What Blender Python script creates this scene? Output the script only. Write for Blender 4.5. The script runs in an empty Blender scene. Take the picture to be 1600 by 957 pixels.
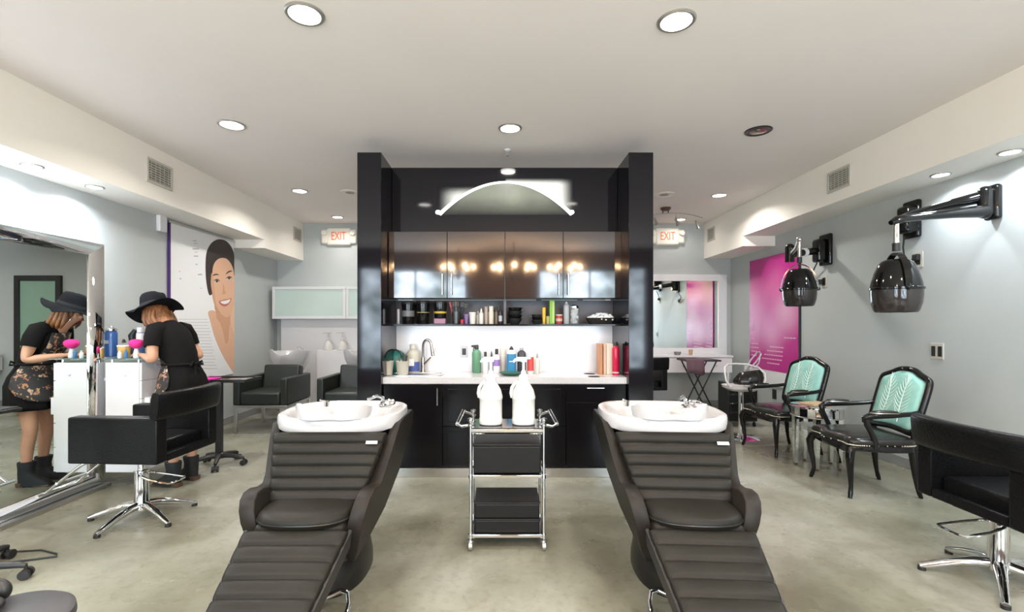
import bpy, bmesh, math, random
from mathutils import Vector, Matrix
random.seed(7)
R = math.radians
PI = math.pi
COL = bpy.context.scene.collection
FPX, EYE = 750.0, 1.4
def X(px, Y): return (px - 782.0) * Y / FPX
def Z(py, Y): return EYE - (py - 508.0) * Y / FPX

# ---------------------------------------------------------------- materials
def mat(name, col, rough=0.5, metal=0.0, spec=0.5, emit=None, estr=0.0, coat=0.0, trans=0.0, ior=1.45, alpha=1.0, sss=0.0):
    m = bpy.data.materials.new(name); m.use_nodes = True
    b = m.node_tree.nodes['Principled BSDF']
    b.inputs['Base Color'].default_value = (*col, 1)
    b.inputs['Roughness'].default_value = rough
    b.inputs['Metallic'].default_value = metal
    b.inputs['Specular IOR Level'].default_value = spec
    b.inputs['IOR'].default_value = ior
    b.inputs['Coat Weight'].default_value = coat
    b.inputs['Coat Roughness'].default_value = 0.03
    b.inputs['Transmission Weight'].default_value = trans
    b.inputs['Alpha'].default_value = alpha
    if emit:
        b.inputs['Emission Color'].default_value = (*emit, 1)
        b.inputs['Emission Strength'].default_value = estr
    return m
def nodes(m): return m.node_tree.nodes, m.node_tree.links, m.node_tree.nodes['Principled BSDF']
def vary(m, c2, scale=6.0, detail=6, lo=0.35, hi=0.65, rough2=None, stretch=(1, 1, 1)):
    """mix the base colour with c2 by noise"""
    N, L, b = nodes(m)
    tc = N.new('ShaderNodeTexCoord'); mp = N.new('ShaderNodeMapping'); mp.inputs['Scale'].default_value = stretch
    nz = N.new('ShaderNodeTexNoise'); nz.inputs['Scale'].default_value = scale; nz.inputs['Detail'].default_value = detail
    mr = N.new('ShaderNodeMapRange'); mr.inputs[1].default_value = lo; mr.inputs[2].default_value = hi
    mx = N.new('ShaderNodeMix'); mx.data_type = 'RGBA'
    mx.inputs['A'].default_value = b.inputs['Base Color'].default_value; mx.inputs['B'].default_value = (*c2, 1)
    L.new(tc.outputs['Object'], mp.inputs[0]); L.new(mp.outputs[0], nz.inputs['Vector']); L.new(nz.outputs['Fac'], mr.inputs[0])
    L.new(mr.outputs[0], mx.inputs['Factor']); L.new(mx.outputs['Result'], b.inputs['Base Color'])
    if rough2 is not None:
        r = N.new('ShaderNodeMapRange'); r.inputs[3].default_value = b.inputs['Roughness'].default_value; r.inputs[4].default_value = rough2
        L.new(mr.outputs[0], r.inputs[0]); L.new(r.outputs[0], b.inputs['Roughness'])
    return m
def bump(m, scale=80.0, strength=0.2, kind='noise', dist=0.004, stretch=(1, 1, 1)):
    N, L, b = nodes(m)
    tc = N.new('ShaderNodeTexCoord'); mp = N.new('ShaderNodeMapping'); mp.inputs['Scale'].default_value = stretch
    t = N.new('ShaderNodeTexNoise' if kind == 'noise' else 'ShaderNodeTexVoronoi'); t.inputs['Scale'].default_value = scale
    if kind == 'crack': t.feature = 'DISTANCE_TO_EDGE'
    bp = N.new('ShaderNodeBump'); bp.inputs['Strength'].default_value = strength; bp.inputs['Distance'].default_value = dist
    L.new(tc.outputs['Object'], mp.inputs[0]); L.new(mp.outputs[0], t.inputs['Vector'])
    out = t.outputs['Fac'] if kind == 'noise' else t.outputs['Distance']
    if kind == 'crack':
        mr = N.new('ShaderNodeMapRange'); mr.inputs[2].default_value = 0.12; L.new(out, mr.inputs[0]); out = mr.outputs[0]
    L.new(out, bp.inputs['Height']); L.new(bp.outputs[0], b.inputs['Normal'])
    return m

M = {}
M['wall'] = bump(vary(mat('wall_paint', (0.445, 0.475, 0.472), 0.5), (0.47, 0.50, 0.497), 1.5), 120, 0.03)
M['ceil'] = vary(mat('ceiling_paint', (0.80, 0.735, 0.69), 0.8), (0.83, 0.765, 0.72), 0.8)
M['soffit'] = vary(mat('soffit_paint', (0.86, 0.82, 0.75), 0.7), (0.88, 0.84, 0.77), 1.0)
M['base'] = mat('baseboard_paint', (0.25, 0.25, 0.24), 0.5)
M['brownwall'] = vary(mat('front_wall_paint', (0.12, 0.075, 0.05), 0.6), (0.15, 0.10, 0.07), 2)
M['black'] = mat('black_lacquer', (0.008, 0.0075, 0.010), 0.06, 0, 0.42)
M['blackdoor'] = vary(mat('dark_lacquer_door', (0.018, 0.014, 0.016), 0.07, 0, 0.8, coat=0.5), (0.026, 0.019, 0.019), 1.5)
M['blackcab'] = mat('black_cabinet', (0.006, 0.0055, 0.0065), 0.14, 0, 0.25)
M['shelfback'] = mat('grey_niche', (0.10, 0.095, 0.11), 0.4)
M['white'] = mat('white_gloss', (0.74, 0.74, 0.76), 0.25)
M['counter'] = vary(mat('white_quartz', (0.60, 0.58, 0.58), 0.18), (0.55, 0.53, 0.53), 60)
M['splash'] = mat('white_backsplash', (0.74, 0.73, 0.75), 0.2)
M['ceramic'] = mat('white_ceramic', (0.52, 0.51, 0.51), 0.12, coat=0.1)
M['chrome'] = mat('chrome', (0.80, 0.80, 0.81), 0.07, 1.0)
M['steel'] = mat('brushed_steel', (0.60, 0.59, 0.57), 0.28, 1.0)
M['mirror'] = mat('mirror_glass', (0.86, 0.90, 0.87), 0.0, 1.0)
M['mirror2'] = mat('bevelled_mirror', (0.80, 0.80, 0.80), 0.02, 1.0)
M['leather'] = bump(vary(mat('dark_leather', (0.0125, 0.0115, 0.0085), 0.45, 0, .22), (0.017, 0.0155, 0.0115), 4), 300, 0.12)
M['shell'] = vary(mat('taupe_shell', (0.021, 0.017, 0.013), 0.48, 0, .25), (0.014, 0.0125, 0.010), 3)
M['plinth'] = mat('black_plinth', (0.012, 0.011, 0.010), 0.3)
M['croc'] = bump(mat('crocodile_leather', (0.0045, 0.0045, 0.005), 0.30, 0, 0.2), 34, 0.35, 'crack', 0.002, (1, 1, 2.2))
M['plastic'] = mat('black_plastic', (0.018, 0.018, 0.018), 0.4)
M['gloss'] = mat('glossy_black_plastic', (0.006, 0.006, 0.006), 0.07, 0, .5)
M['smoke'] = mat('smoked_plastic', (0.030, 0.026, 0.025), 0.10, coat=0.2)
M['wood'] = mat('black_painted_wood', (0.006, 0.0055, 0.0055), 0.2, 0, .4)
M['bleather'] = bump(mat('black_leather', (0.014, 0.013, 0.012), 0.22), 200, 0.08)
M['nail'] = mat('nailheads', (0.55, 0.50, 0.42), 0.25, 1.0)
M['teal'] = bump(vary(mat('teal_fabric', (0.28, 0.58, 0.51), 0.55), (0.36, 0.65, 0.58), 12), 400, 0.15)
M['silver'] = mat('silver_thread', (0.72, 0.84, 0.78), 0.4, 0.1)
M['hdpe'] = mat('milky_plastic', (0.60, 0.59, 0.56), 0.3)
M['skin'] = vary(mat('skin', (0.52, 0.27, 0.17), 0.5), (0.56, 0.30, 0.19), 8)
M['hair'] = bump(vary(mat('auburn_hair', (0.13, 0.045, 0.018), 0.4), (0.30, 0.135, 0.055), 40, stretch=(1, 1, 0.15)), 120, 0.5, stretch=(1, 1, 0.1))
M['felt'] = bump(mat('black_felt', (0.007, 0.007, 0.009), 0.9, 0, 0.15), 300, 0.1)
M['cotton'] = bump(mat('black_cotton', (0.006, 0.0055, 0.0055), 0.9, 0, 0.15), 60, 0.15)
M['boot'] = mat('black_suede', (0.012, 0.011, 0.012), 0.7)
M['heel'] = mat('brown_heel', (0.10, 0.055, 0.035), 0.4)
M['glassgreen'] = mat('green_glass', (0.55, 0.75, 0.70), 0.03, trans=0.85, ior=1.3)
M['clear'] = mat('clear_plastic', (0.85, 0.87, 0.88), 0.08, trans=0.75, ior=1.2)
M['frost'] = vary(mat('frosted_glass', (0.52, 0.64, 0.60), 0.18), (0.56, 0.68, 0.64), 2)
M['magenta'] = mat('magenta_print', (0.50, 0.008, 0.24), 0.3)
M['paper'] = mat('white_print', (0.82, 0.83, 0.84), 0.35)
M['ink'] = mat('grey_ink', (0.42, 0.43, 0.47), 0.5)
M['lamp'] = mat('lit_diffuser', (1, 1, 1), 0.5, emit=(1.0, 0.96, 0.90), estr=14)
M['lampcool'] = mat('lit_cool_diffuser', (1, 1, 1), 0.5, emit=(0.93, 0.96, 1.0), estr=14)
M['bulb'] = mat('warm_bulb', (1, 0.8, 0.6), 0.5, emit=(1.0, 0.62, 0.32), estr=150)
M['alu'] = mat('satin_trim', (0.50, 0.48, 0.45), 0.35, 0.9)
M['offlamp'] = mat('unlit_reflector', (0.22, 0.18, 0.14), 0.2, 0.7)
M['grille'] = mat('speaker_grille', (0.36, 0.34, 0.31), 0.7)
M['ventdark'] = mat('vent_shadow', (0.16, 0.155, 0.13), 0.6)
M['vent'] = mat('vent_paint', (0.52, 0.50, 0.44), 0.5)
M['doorgreen'] = vary(mat('green_door', (0.26, 0.42, 0.32), 0.35), (0.28, 0.44, 0.34), 2)
M['darkwood'] = mat('dark_door_frame', (0.02, 0.02, 0.02), 0.3)
M['purple'] = mat('purple_edge', (0.06, 0.02, 0.14), 0.5)
def cm(name, c, rough=0.4, metal=0.0):
    if name not in M: M[name] = mat(name, c, rough, metal)
    return M[name]
def flat(c, rough=0.4): return cm('paint_%02x%02x%02x' % tuple(int(v * 255) for v in c) + ('' if rough == 0.4 else '_%d' % int(rough * 100)), c, rough)

# floor: stained polished concrete
def floor_mat():
    m = mat('polished_concrete', (0.46, 0.435, 0.36), 0.22); N, L, b = nodes(m)
    tc = N.new('ShaderNodeTexCoord')
    def noise(s, d=8, dist=0.0):
        n = N.new('ShaderNodeTexNoise'); n.inputs['Scale'].default_value = s; n.inputs['Detail'].default_value = d; n.inputs['Distortion'].default_value = dist
        L.new(tc.outputs['Object'], n.inputs['Vector']); return n.outputs['Fac']
    def ramp(src, stops):
        r = N.new('ShaderNodeValToRGB'); e = r.color_ramp.elements
        while len(e) < len(stops): e.new(0.5)
        for k, (p, c) in enumerate(stops): e[k].position = p; e[k].color = (*c, 1)
        L.new(src, r.inputs[0]); return r.outputs[0]
    def mix(a, c, f, mode='MIX'):
        x = N.new('ShaderNodeMix'); x.data_type = 'RGBA'; x.blend_type = mode
        if isinstance(f, float): x.inputs['Factor'].default_value = f
        else: L.new(f, x.inputs['Factor'])
        L.new(a, x.inputs['A']); L.new(c, x.inputs['B']); return x.outputs['Result']
    c1 = ramp(noise(0.7, 9, 0.15), [(0.32, (0.135, 0.128, 0.086)), (0.47, (0.235, 0.23, 0.175)), (0.64, (0.37, 0.37, 0.32))])
    c2 = ramp(noise(2.6, 12, 0.2), [(0.28, (0.74, 0.725, 0.68)), (0.5, (0.96, 0.96, 0.95)), (0.72, (1.08, 1.08, 1.08))])
    c3 = ramp(noise(22, 10, 0.2), [(0.30, (0.84, 0.83, 0.80)), (0.5, (1, 1, 1))])
    c = mix(mix(c1, c2, 1.0, 'MULTIPLY'), c3, 1.0, 'MULTIPLY')
    L.new(c, b.inputs['Base Color'])
    rr = N.new('ShaderNodeMapRange'); rr.inputs[1].default_value = 0.3; rr.inputs[2].default_value = 0.7
    rr.inputs[3].default_value = 0.20; rr.inputs[4].default_value = 0.42
    L.new(noise(2.2, 8), rr.inputs[0]); L.new(rr.outputs[0], b.inputs['Roughness'])
    return m
M['floor'] = floor_mat()

# flower print for the apron
def apron_mat():
    m = mat('floral_print', (0.02, 0.018, 0.016), 0.7); N, L, b = nodes(m)
    tc = N.new('ShaderNodeTexCoord')
    v = N.new('ShaderNodeTexVoronoi'); v.inputs['Scale'].default_value = 21; nd = N.new('ShaderNodeTexNoise'); nd.inputs['Scale'].default_value = 30; ad = N.new('ShaderNodeMix'); ad.data_type = 'RGBA'; ad.inputs['Factor'].default_value = .10
    r = N.new('ShaderNodeValToRGB'); e = r.color_ramp.elements
    e[0].position = 0.30; e[0].color = (1, 1, 1, 1); e[1].position = 0.42; e[1].color = (0, 0, 0, 1)
    hs = N.new('ShaderNodeValToRGB'); h = hs.color_ramp.elements
    h[0].position = 0.0; h[0].color = (0.45, 0.28, 0.10, 1); h[1].position = 1; h[1].color = (0.62, 0.50, 0.36, 1)
    k = h.new(0.5); k.color = (0.30, 0.10, 0.06, 1)
    sp = N.new('ShaderNodeSeparateColor')
    mx = N.new('ShaderNodeMix'); mx.data_type = 'RGBA'; mx.inputs['A'].default_value = (0.018, 0.016, 0.016, 1)
    L.new(tc.outputs['Object'], nd.inputs['Vector']); L.new(tc.outputs['Object'], ad.inputs['A']); L.new(nd.outputs['Color'], ad.inputs['B']); L.new(ad.outputs['Result'], v.inputs['Vector']); L.new(v.outputs['Distance'], r.inputs[0]); L.new(v.outputs['Color'], sp.inputs[0])
    L.new(sp.outputs[0], hs.inputs[0]); L.new(r.outputs[0], mx.inputs['Factor']); L.new(hs.outputs[0], mx.inputs['B'])
    L.new(mx.outputs['Result'], b.inputs['Base Color'])
    return m
M['apron'] = apron_mat()

# ---------------------------------------------------------------- mesh builder
class MB:
    def __init__(s): s.bm = bmesh.new(); s.mi = 0
    def _add(s, t, mtx=None):
        if mtx is not None: t.transform(mtx)
        for f in t.faces: f.material_index = s.mi
        me = bpy.data.meshes.new('tmp'); t.to_mesh(me); t.free(); s.bm.from_mesh(me); bpy.data.meshes.remove(me); return s
    def box(s, c, d, bev=0.0, seg=2, mtx=None, rz=0.0, rx=0.0, ry=0.0):
        t = bmesh.new(); bmesh.ops.create_cube(t, size=1.0)
        bmesh.ops.scale(t, vec=d, verts=t.verts)
        if bev > 0: bmesh.ops.bevel(t, geom=t.edges[:], offset=min(bev, min(d) * 0.49), segments=seg, profile=0.5, affect='EDGES')
        for f in t.faces: f.smooth = max(abs(f.normal.x), abs(f.normal.y), abs(f.normal.z)) < .9995
        m = Matrix.Translation(c) @ Matrix.Rotation(rz, 4, 'Z') @ Matrix.Rotation(ry, 4, 'Y') @ Matrix.Rotation(rx, 4, 'X')
        return s._add(t, m if mtx is None else mtx @ m)
    def bx(s, x0, x1, y0, y1, z0, z1, bev=0.0, seg=2):
        return s.box(((x0 + x1) / 2, (y0 + y1) / 2, (z0 + z1) / 2), (abs(x1 - x0), abs(y1 - y0), abs(z1 - z0)), bev, seg)
    def loft(s, rings, cap0=True, cap1=True, closed=True, mtx=None):
        t = bmesh.new(); V = [[t.verts.new(p) for p in r] for r in rings]; n = len(rings[0])
        for a, b in zip(V, V[1:]):
            for i in range(n if closed else n - 1):
                j = (i + 1) % n
                try: t.faces.new((a[i], a[j], b[j], b[i]))
                except ValueError: pass
        if cap0 and closed: t.faces.new(list(reversed(V[0])))
        if cap1 and closed: t.faces.new(V[-1])
        bmesh.ops.recalc_face_normals(t, faces=t.faces)
        for f in t.faces: f.smooth = len(f.verts) <= 4
        return s._add(t, mtx)
    def cyl(s, p0, p1, r0, r1=None, n=20):
        r1 = r0 if r1 is None else r1
        return s.tube([p0, p1], [r0, r1], n)
    def tube(s, pts, r, n=10, closed=False):
        P = [Vector(p) for p in pts]; k = len(P); rr = r if isinstance(r, (list, tuple)) else [r] * k
        T = []
        for i in range(k):
            if closed: d = P[(i + 1) % k] - P[i - 1]
            else: d = P[min(i + 1, k - 1)] - P[max(i - 1, 0)]
            T.append(d.normalized() if d.length > 1e-9 else Vector((0, 0, 1)))
        u = T[0].orthogonal().normalized(); rings = []
        for i in range(k):
            u = (u - T[i] * u.dot(T[i]))
            u = u.normalized() if u.length > 1e-6 else T[i].orthogonal().normalized()
            w = T[i].cross(u)
            rings.append([P[i] + (u * math.cos(2 * PI * j / n) + w * math.sin(2 * PI * j / n)) * rr[i] for j in range(n)])
        if closed: rings.append(rings[0])
        s.loft(rings, not closed, not closed)
        if closed: bmesh.ops.remove_doubles(s.bm, verts=s.bm.verts, dist=1e-6)
        return s
    def lathe(s, prof, c=(0, 0, 0), n=28, sx=1.0, sy=1.0, mtx=None, se=2.0):
        rings = []
        for r, z in prof:
            ring = []
            for j in range(n):
                a = 2 * PI * j / n; ca, sa = math.cos(a), math.sin(a)
                if se != 2.0:
                    ca = math.copysign(abs(ca) ** (2 / se), ca); sa = math.copysign(abs(sa) ** (2 / se), sa)
                ring.append((c[0] + max(r, 1e-4) * ca * sx, c[1] + max(r, 1e-4) * sa * sy, c[2] + z))
            rings.append(ring)
        return s.loft(rings, True, True, mtx=mtx)
    def sphere(s, c, r, sx=1, sy=1, sz=1, n=16):
        t = bmesh.new(); bmesh.ops.create_uvsphere(t, u_segments=n, v_segments=max(6, n * 2 // 3), radius=r)
        for f in t.faces: f.smooth = True
        return s._add(t, Matrix.Translation(c) @ Matrix.Diagonal((sx, sy, sz, 1)))
    def prism(s, poly, axis, a, b, bev=0.0, seg=2, mtx=None, warp=None):
        """poly: 2-D outline; axis 'x': (y,z), 'y': (x,z), 'z': (x,y)"""
        t = bmesh.new()
        def p3(p, h): return {'x': (h, p[0], p[1]), 'y': (p[0], h, p[1]), 'z': (p[0], p[1], h)}[axis]
        A = [t.verts.new(p3(p, a)) for p in poly]; B = [t.verts.new(p3(p, b)) for p in poly]; n = len(poly)
        t.faces.new(A); t.faces.new(list(reversed(B)))
        for i in range(n): t.faces.new((A[i], A[(i + 1) % n], B[(i + 1) % n], B[i]))
        bmesh.ops.recalc_face_normals(t, faces=t.faces)
        if bev > 0:
            caps = {f for f in t.faces if len(f.verts) == n}
            es = [e for e in t.edges if any(f in caps for f in e.link_faces)]
            bmesh.ops.bevel(t, geom=es, offset=bev, segments=seg, profile=0.5, affect='EDGES', clamp_overlap=True)
        for f in t.faces: f.smooth = len(f.verts) == 4 and bev > 0 or len(poly) > 12 and len(f.verts) == 4
        if warp:
            for v in t.verts: v.co = Vector(warp(v.co))
        return s._add(t, mtx)
    def surf(s, G):
        t = bmesh.new(); V = [[t.verts.new(p) for p in r] for r in G]
        for a, b in zip(V, V[1:]):
            for i in range(len(a) - 1): t.faces.new((a[i], a[i + 1], b[i + 1], b[i])).smooth = True
        return s._add(t)
    def warp(s, f):
        for v in s.bm.verts: v.co = Vector(f(v.co))
        return s
    def build(s, name, m, parent=None, loc=(0, 0, 0), rz=0.0, angle=38, label=None):
        lim = R(angle)
        for e in s.bm.edges: e.smooth = len(e.link_faces) != 2 or e.calc_face_angle(0) < lim
        me = bpy.data.meshes.new(name); s.bm.to_mesh(me); s.bm.free()
        for q in (m if isinstance(m, (list, tuple)) else [m]): me.materials.append(q)
        o = bpy.data.objects.new(name, me); COL.objects.link(o)
        o.parent = parent; o.location = loc; o.rotation_euler = (0, 0, rz)
        if label: o['label'] = label
        return o

def tag(o, label, cat, group=None):
    o['label'] = label; o['category'] = cat
    if group: o['group'] = group
    return o
def thing(name, label, cat, loc=(0, 0, 0), rz=0.0, group=None):
    o = bpy.data.objects.new(name, None); COL.objects.link(o); o.empty_display_size = 0.1
    o.location = loc; o.rotation_euler = (0, 0, rz)
    return tag(o, label, cat, group)
def struct(name, mb, m, label=None, parent=None):
    o = mb.build(name, m, parent)
    if parent is None: o['kind'] = 'structure'
    if label: o['label'] = label
    return o
KIDS = {}
def dup(root, loc, rz, label, group=None):
    def cp(o, par):
        c = o.copy(); COL.objects.link(c)
        if par is not None: c.parent = par
        for k in [q for q in ALLOBJ if q.parent is o]: cp(k, c)
        return c
    global ALLOBJ
    ALLOBJ = list(bpy.data.objects)
    r = cp(root, None); r.location = loc; r.rotation_euler = (0, 0, rz); r['label'] = label
    if group: r['group'] = group
    return r
def skin(joints, edges, sub=2, root=0):
    """one continuous surface grown around a skeleton: joints = [(point, radius or (rx, ry))]"""
    me = bpy.data.meshes.new('sk'); me.from_pydata([j[0] for j in joints], edges, [])
    o = bpy.data.objects.new('sk', me); COL.objects.link(o)
    md = o.modifiers.new('s', 'SKIN'); md.use_smooth_shade = True; md.branch_smoothing = 0.6
    if not me.skin_vertices: me.attributes
    for i, j in enumerate(joints):
        r = j[1]; sv = me.skin_vertices[0].data[i]
        sv.radius = r if isinstance(r, (tuple, list)) else (r, r); sv.use_root = (i == root)
    s2 = o.modifiers.new('d', 'SUBSURF'); s2.levels = sub; s2.render_levels = sub
    dg = bpy.context.evaluated_depsgraph_get(); out = bpy.data.meshes.new_from_object(o.evaluated_get(dg))
    bpy.data.objects.remove(o); bpy.data.meshes.remove(me)
    return out
def sell(a, b, n, k=40):
    """superellipse outline"""
    o = []
    for j in range(k):
        t = 2 * PI * j / k; c, s_ = math.cos(t), math.sin(t)
        o.append((a * math.copysign(abs(c) ** (2 / n), c), b * math.copysign(abs(s_) ** (2 / n), s_)))
    return o

# ---------------------------------------------------------------- camera
cd = bpy.data.cameras.new('camera'); cam = bpy.data.objects.new('camera', cd); COL.objects.link(cam)
cam.location = (0, 0, EYE); cam.rotation_euler = (R(90), 0, 0)
cd.sensor_fit = 'HORIZONTAL'; cd.sensor_width = 36; cd.lens = 36 * FPX / 1600; cd.clip_start = 0.05
cd.shift_x = 18 / 1600; cd.shift_y = 29.5 / 1600
sc = bpy.context.scene; sc.camera = cam
sc.view_settings.view_transform = 'Standard'; sc.view_settings.look = 'None'; sc.view_settings.gamma = 1.0
sc.view_settings.use_curve_mapping = False; sc.view_settings.exposure = 0.60
sc.cycles.use_denoising = True; sc.cycles.max_bounces = 8; sc.cycles.sample_clamp_indirect = 6

# ---------------------------------------------------------------- the room
XL, XR, YB, YF, ZC = -3.85, 3.97, 8.28, -2.2, 3.145
SL, SR, ZL, ZR = -3.40, 3.51, 2.63, 2.686          # soffit faces and undersides
b = MB(); b.bx(XL - .1, XR + .1, YF - .1, YB + .1, -0.1, 0); struct('floor', b, M['floor'], 'stained polished concrete floor')
b = MB(); b.bx(XL - .1, XR + .1, YF - .1, YB + .1, ZC, ZC + .1); struct('ceiling', b, M['ceil'], 'warm white painted ceiling')
b = MB(); b.bx(XL - .1, XL, YF - .1, YB + .1, 0, ZC); struct('wall_left', b, M['wall'], 'light grey wall behind the tall mirror')
b = MB(); b.bx(XR, XR + .1, YF - .1, YB + .1, 0, ZC); struct('wall_right', b, M['wall'], 'light grey wall carrying the hood dryers')
DX0, DX1 = 0.70, 1.32                                # doorway behind the tower
b = MB(); b.bx(XL, XR, YB, YB + .1, 0, ZC); struct('wall_back', b, M['wall'], 'light grey back wall with the exit signs')
b = MB()
b.bx(XL, -3.3, YF - .1, YF, 0, ZC); b.bx(3.4, XR, YF - .1, YF, 0, ZC); b.bx(-3.3, 3.4, YF - .1, YF, 2.75, ZC)
b.bx(-3.3, -0.8, YF - .1, YF, 0, 0.35); b.bx(0.9, 3.4, YF - .1, YF, 0, 0.35); b.bx(-0.8, 0.9, YF - .1, YF, 0, 2.75)
struct('wall_front', b, M['brownwall'], 'dark brown shop front wall between the windows')
for k, (x0, x1) in enumerate(((-3.3, -0.8), (0.9, 3.4))):
    b = MB()
    for xa in (x0, (x0 + x1) / 2 - .025, x1 - .05): b.bx(xa, xa + .05, YF - .09, YF - .02, 0.35, 2.75)
    for za in (0.35, 2.7): b.bx(x0, x1, YF - .088, YF - .022, za, za + .05)
    w = struct('window_%d' % (k + 1), b, M['darkwood'])
# soffits, with a lower box at the back
b = MB(); b.bx(XL, SL, YF, 6.92, ZL, ZC); b.bx(XL, SL, 6.92, YB, 2.51, ZC); struct('trim_1', b, M['soffit'], 'white boxed soffit along the left wall')
b = MB(); b.bx(SR, XR, YF, 6.94, ZR, ZC); b.bx(SR, XR, 6.94, YB, 2.54, ZC); struct('trim_2', b, M['soffit'], 'white boxed soffit along the right wall')
b = MB(); b.bx(XL, XL + .015, YF, YB, 0, .10, .003); struct('baseboard_left', b, M['base'])
b = MB(); b.bx(XR - .015, XR, YF, YB, 0, .10, .003); struct('baseboard_right', b, M['base'])
b = MB(); b.bx(XL + .015, DX0 - .08, YB - .015, YB, 0, .10, .003); b.bx(DX1 + .08, XR - .015, YB - .015, YB, 0, .10, .003); struct('baseboard_back', b, M['base'])
b = MB(); b.bx(DX0, DX1, YB - .03, YB - .001, 0, 2.16, .004); dr = struct('door_1', b, M['doorgreen'], 'green door in a dark frame on the back wall')
b = MB(); b.bx(DX0 - .09, DX0, YB - .05, YB - .001, 0, 2.25, .004); b.bx(DX1, DX1 + .09, YB - .05, YB - .001, 0, 2.25, .004); b.bx(DX0, DX1, YB - .05, YB - .001, 2.16, 2.25, .004)
b.build('door_frame', M['darkwood'], dr)
b = MB(); b.cyl((DX0 + .07, YB - .03, 1.0), (DX0 + .07, YB - .08, 1.0), .012); b.cyl((DX0 + .07, YB - .075, 1.0), (DX0 + .19, YB - .075, 1.0), .01); b.build('door_handle', M['steel'], dr)

# ---------------------------------------------------------------- light
W = bpy.data.worlds.new('sky'); sc.world = W; W.use_nodes = True
W.node_tree.nodes['Background'].inputs[0].default_value = (0.80, 0.90, 1.0, 1); W.node_tree.nodes['Background'].inputs[1].default_value = 0.6
def area(name, loc, rot, sx, sy, power, col, spread=180, shape='RECTANGLE'):
    l = bpy.data.lights.new(name, 'AREA'); l.shape = shape; l.size = sx
    if shape == 'RECTANGLE': l.size_y = sy
    l.energy = power; l.color = col; l.spread = R(spread)
    o = bpy.data.objects.new(name, l); COL.objects.link(o); o.location = loc; o.rotation_euler = rot; return o
DAY = (0.86, 0.93, 1.0); WARM = (1.0, 0.945, 0.88)
for wx in (-2.05, 2.15):
    o = area('window_daylight', (wx, YF - .25, 1.55), (R(90), 0, 0), 2.4, 2.3, 175, DAY)
    l = o.data; l.use_nodes = True; N = l.node_tree.nodes; L = l.node_tree.links; em = N['Emission']     # street outside: bright sky, dark foliage
    ge = N.new('ShaderNodeNewGeometry'); nz = N.new('ShaderNodeTexNoise'); nz.inputs['Scale'].default_value = 3.2; nz.inputs['Detail'].default_value = 3
    rp = N.new('ShaderNodeValToRGB'); e = rp.color_ramp.elements; e[0].position = .38; e[0].color = (.10, .13, .12, 1); e[1].position = .62; e[1].color = (.86, .93, 1, 1)
    L.new(ge.outputs['Parametric'], nz.inputs['Vector']); L.new(nz.outputs['Fac'], rp.inputs[0]); L.new(rp.outputs[0], em.inputs['Color']); em.inputs['Strength'].default_value = 1.5
# ---------------------------------------------------------------- ceiling fixtures
def downlight(loc, r, label, group, power, cool=False, col=WARM):
    t = thing('downlight', label, 'ceiling light', loc, 0, group)
    b = MB(); b.lathe([(r, 0), (r, -.006), (r * .93, -.012), (r * .80, -.010), (r * .78, -.002)], n=36); b.build('trim_ring', M['alu'], t)
    b = MB(); b.lathe([(r * .80, -.003), (r * .6, -.007), (0.001, -.009)], n=32); b.build('diffuser', M['lampcool' if cool else 'lamp'], t)
    if power:
        area('downlight_or_fill', (loc[0], loc[1], loc[2] - .03), (0, 0, 0), r * 1.5, 0, power, col, 150, 'DISK')
    return t
G1 = 'recessed downlights in the ceiling'
for x, y, r, lab in ((-1.097, 2.69, .108, 'large recessed downlight nearest the camera, left of the tower'),
                     (1.007, 2.75, .108, 'large recessed downlight nearest the camera, right of the tower'),
                     (-2.34, 4.18, .115, 'lit recessed downlight in ceiling beside the near left vent'),
                     (0.085, 4.25, .105, 'lit recessed downlight just in front of the black tower'),
                     (-2.61, 6.24, .105, 'lit downlight in the ceiling left of the tower, before the round speaker'),
                     (2.94, 6.45, .105, 'lit downlight in the ceiling near right soffit, beside round speaker'),
                     (-2.63, 7.75, .095, 'small downlight above the left exit sign'),
                     (2.97, 7.93, .095, 'small downlight behind the curved track light')):
    downlight((x, y, ZC), r, lab, G1, (9 if y < 3 or abs(x) < .5 else 16) if y < 7 else (6 if y < 7.9 else 1.6))
for x, y in ((0.6, 6.6), (-1.1, 0.9), (1.0, 0.9), (-2.4, 1.2), (2.4, 1.2), (0, -0.9)):  # first one added unseen behind the tower to brighten the mirrored back wall
    area('downlight_or_fill', (x, y, ZC - .03), (0, 0, 0), .16, 0, 16, WARM, 150, 'DISK')
t = thing('downlight', 'unlit bronze downlight in the ceiling near right soffit', 'ceiling light', (2.315, 4.31, ZC), 0, G1)
b = MB(); b.lathe([(.115, 0), (.115, -.006), (.105, -.012), (.09, -.008)], n=36); b.build('trim_ring', M['darkwood'], t)
b = MB(); b.lathe([(.092, -.004), (.06, -.010), (.001, -.012)], n=28); b.sphere((-.02, -.03, -.012), .026, sz=.5); b.build('reflector', M['offlamp'], t)
G2 = 'small spotlights under the soffits'
for x, y, z, lab in ((-3.61, 3.70, ZL, 'small cool spotlight under left soffit, nearer of the two'), (-3.61, 4.27, ZL, 'small cool spotlight under left soffit, farther of the two'),
                     (3.76, 4.10, ZR, 'small cool spotlight under right soffit, farther of the two'), (3.78, 3.56, ZR, 'small cool spotlight under right soffit at the picture edge')):
    downlight((x, y, z), .072, lab, G2, 8 if x < 0 else 6, True, (0.86, 0.93, 1.0))
for x, z in ((-3.61, ZL), (3.78, ZR)):
    for y in (2.9, 2.2, 1.4): area('downlight_or_fill', (x, y, z - .03), (0, 0, 0), .1, 0, 10, (0.84, 0.92, 1.0), 150, 'DISK')  # cool lamps added out of view to whiten the floor along both sides
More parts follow.
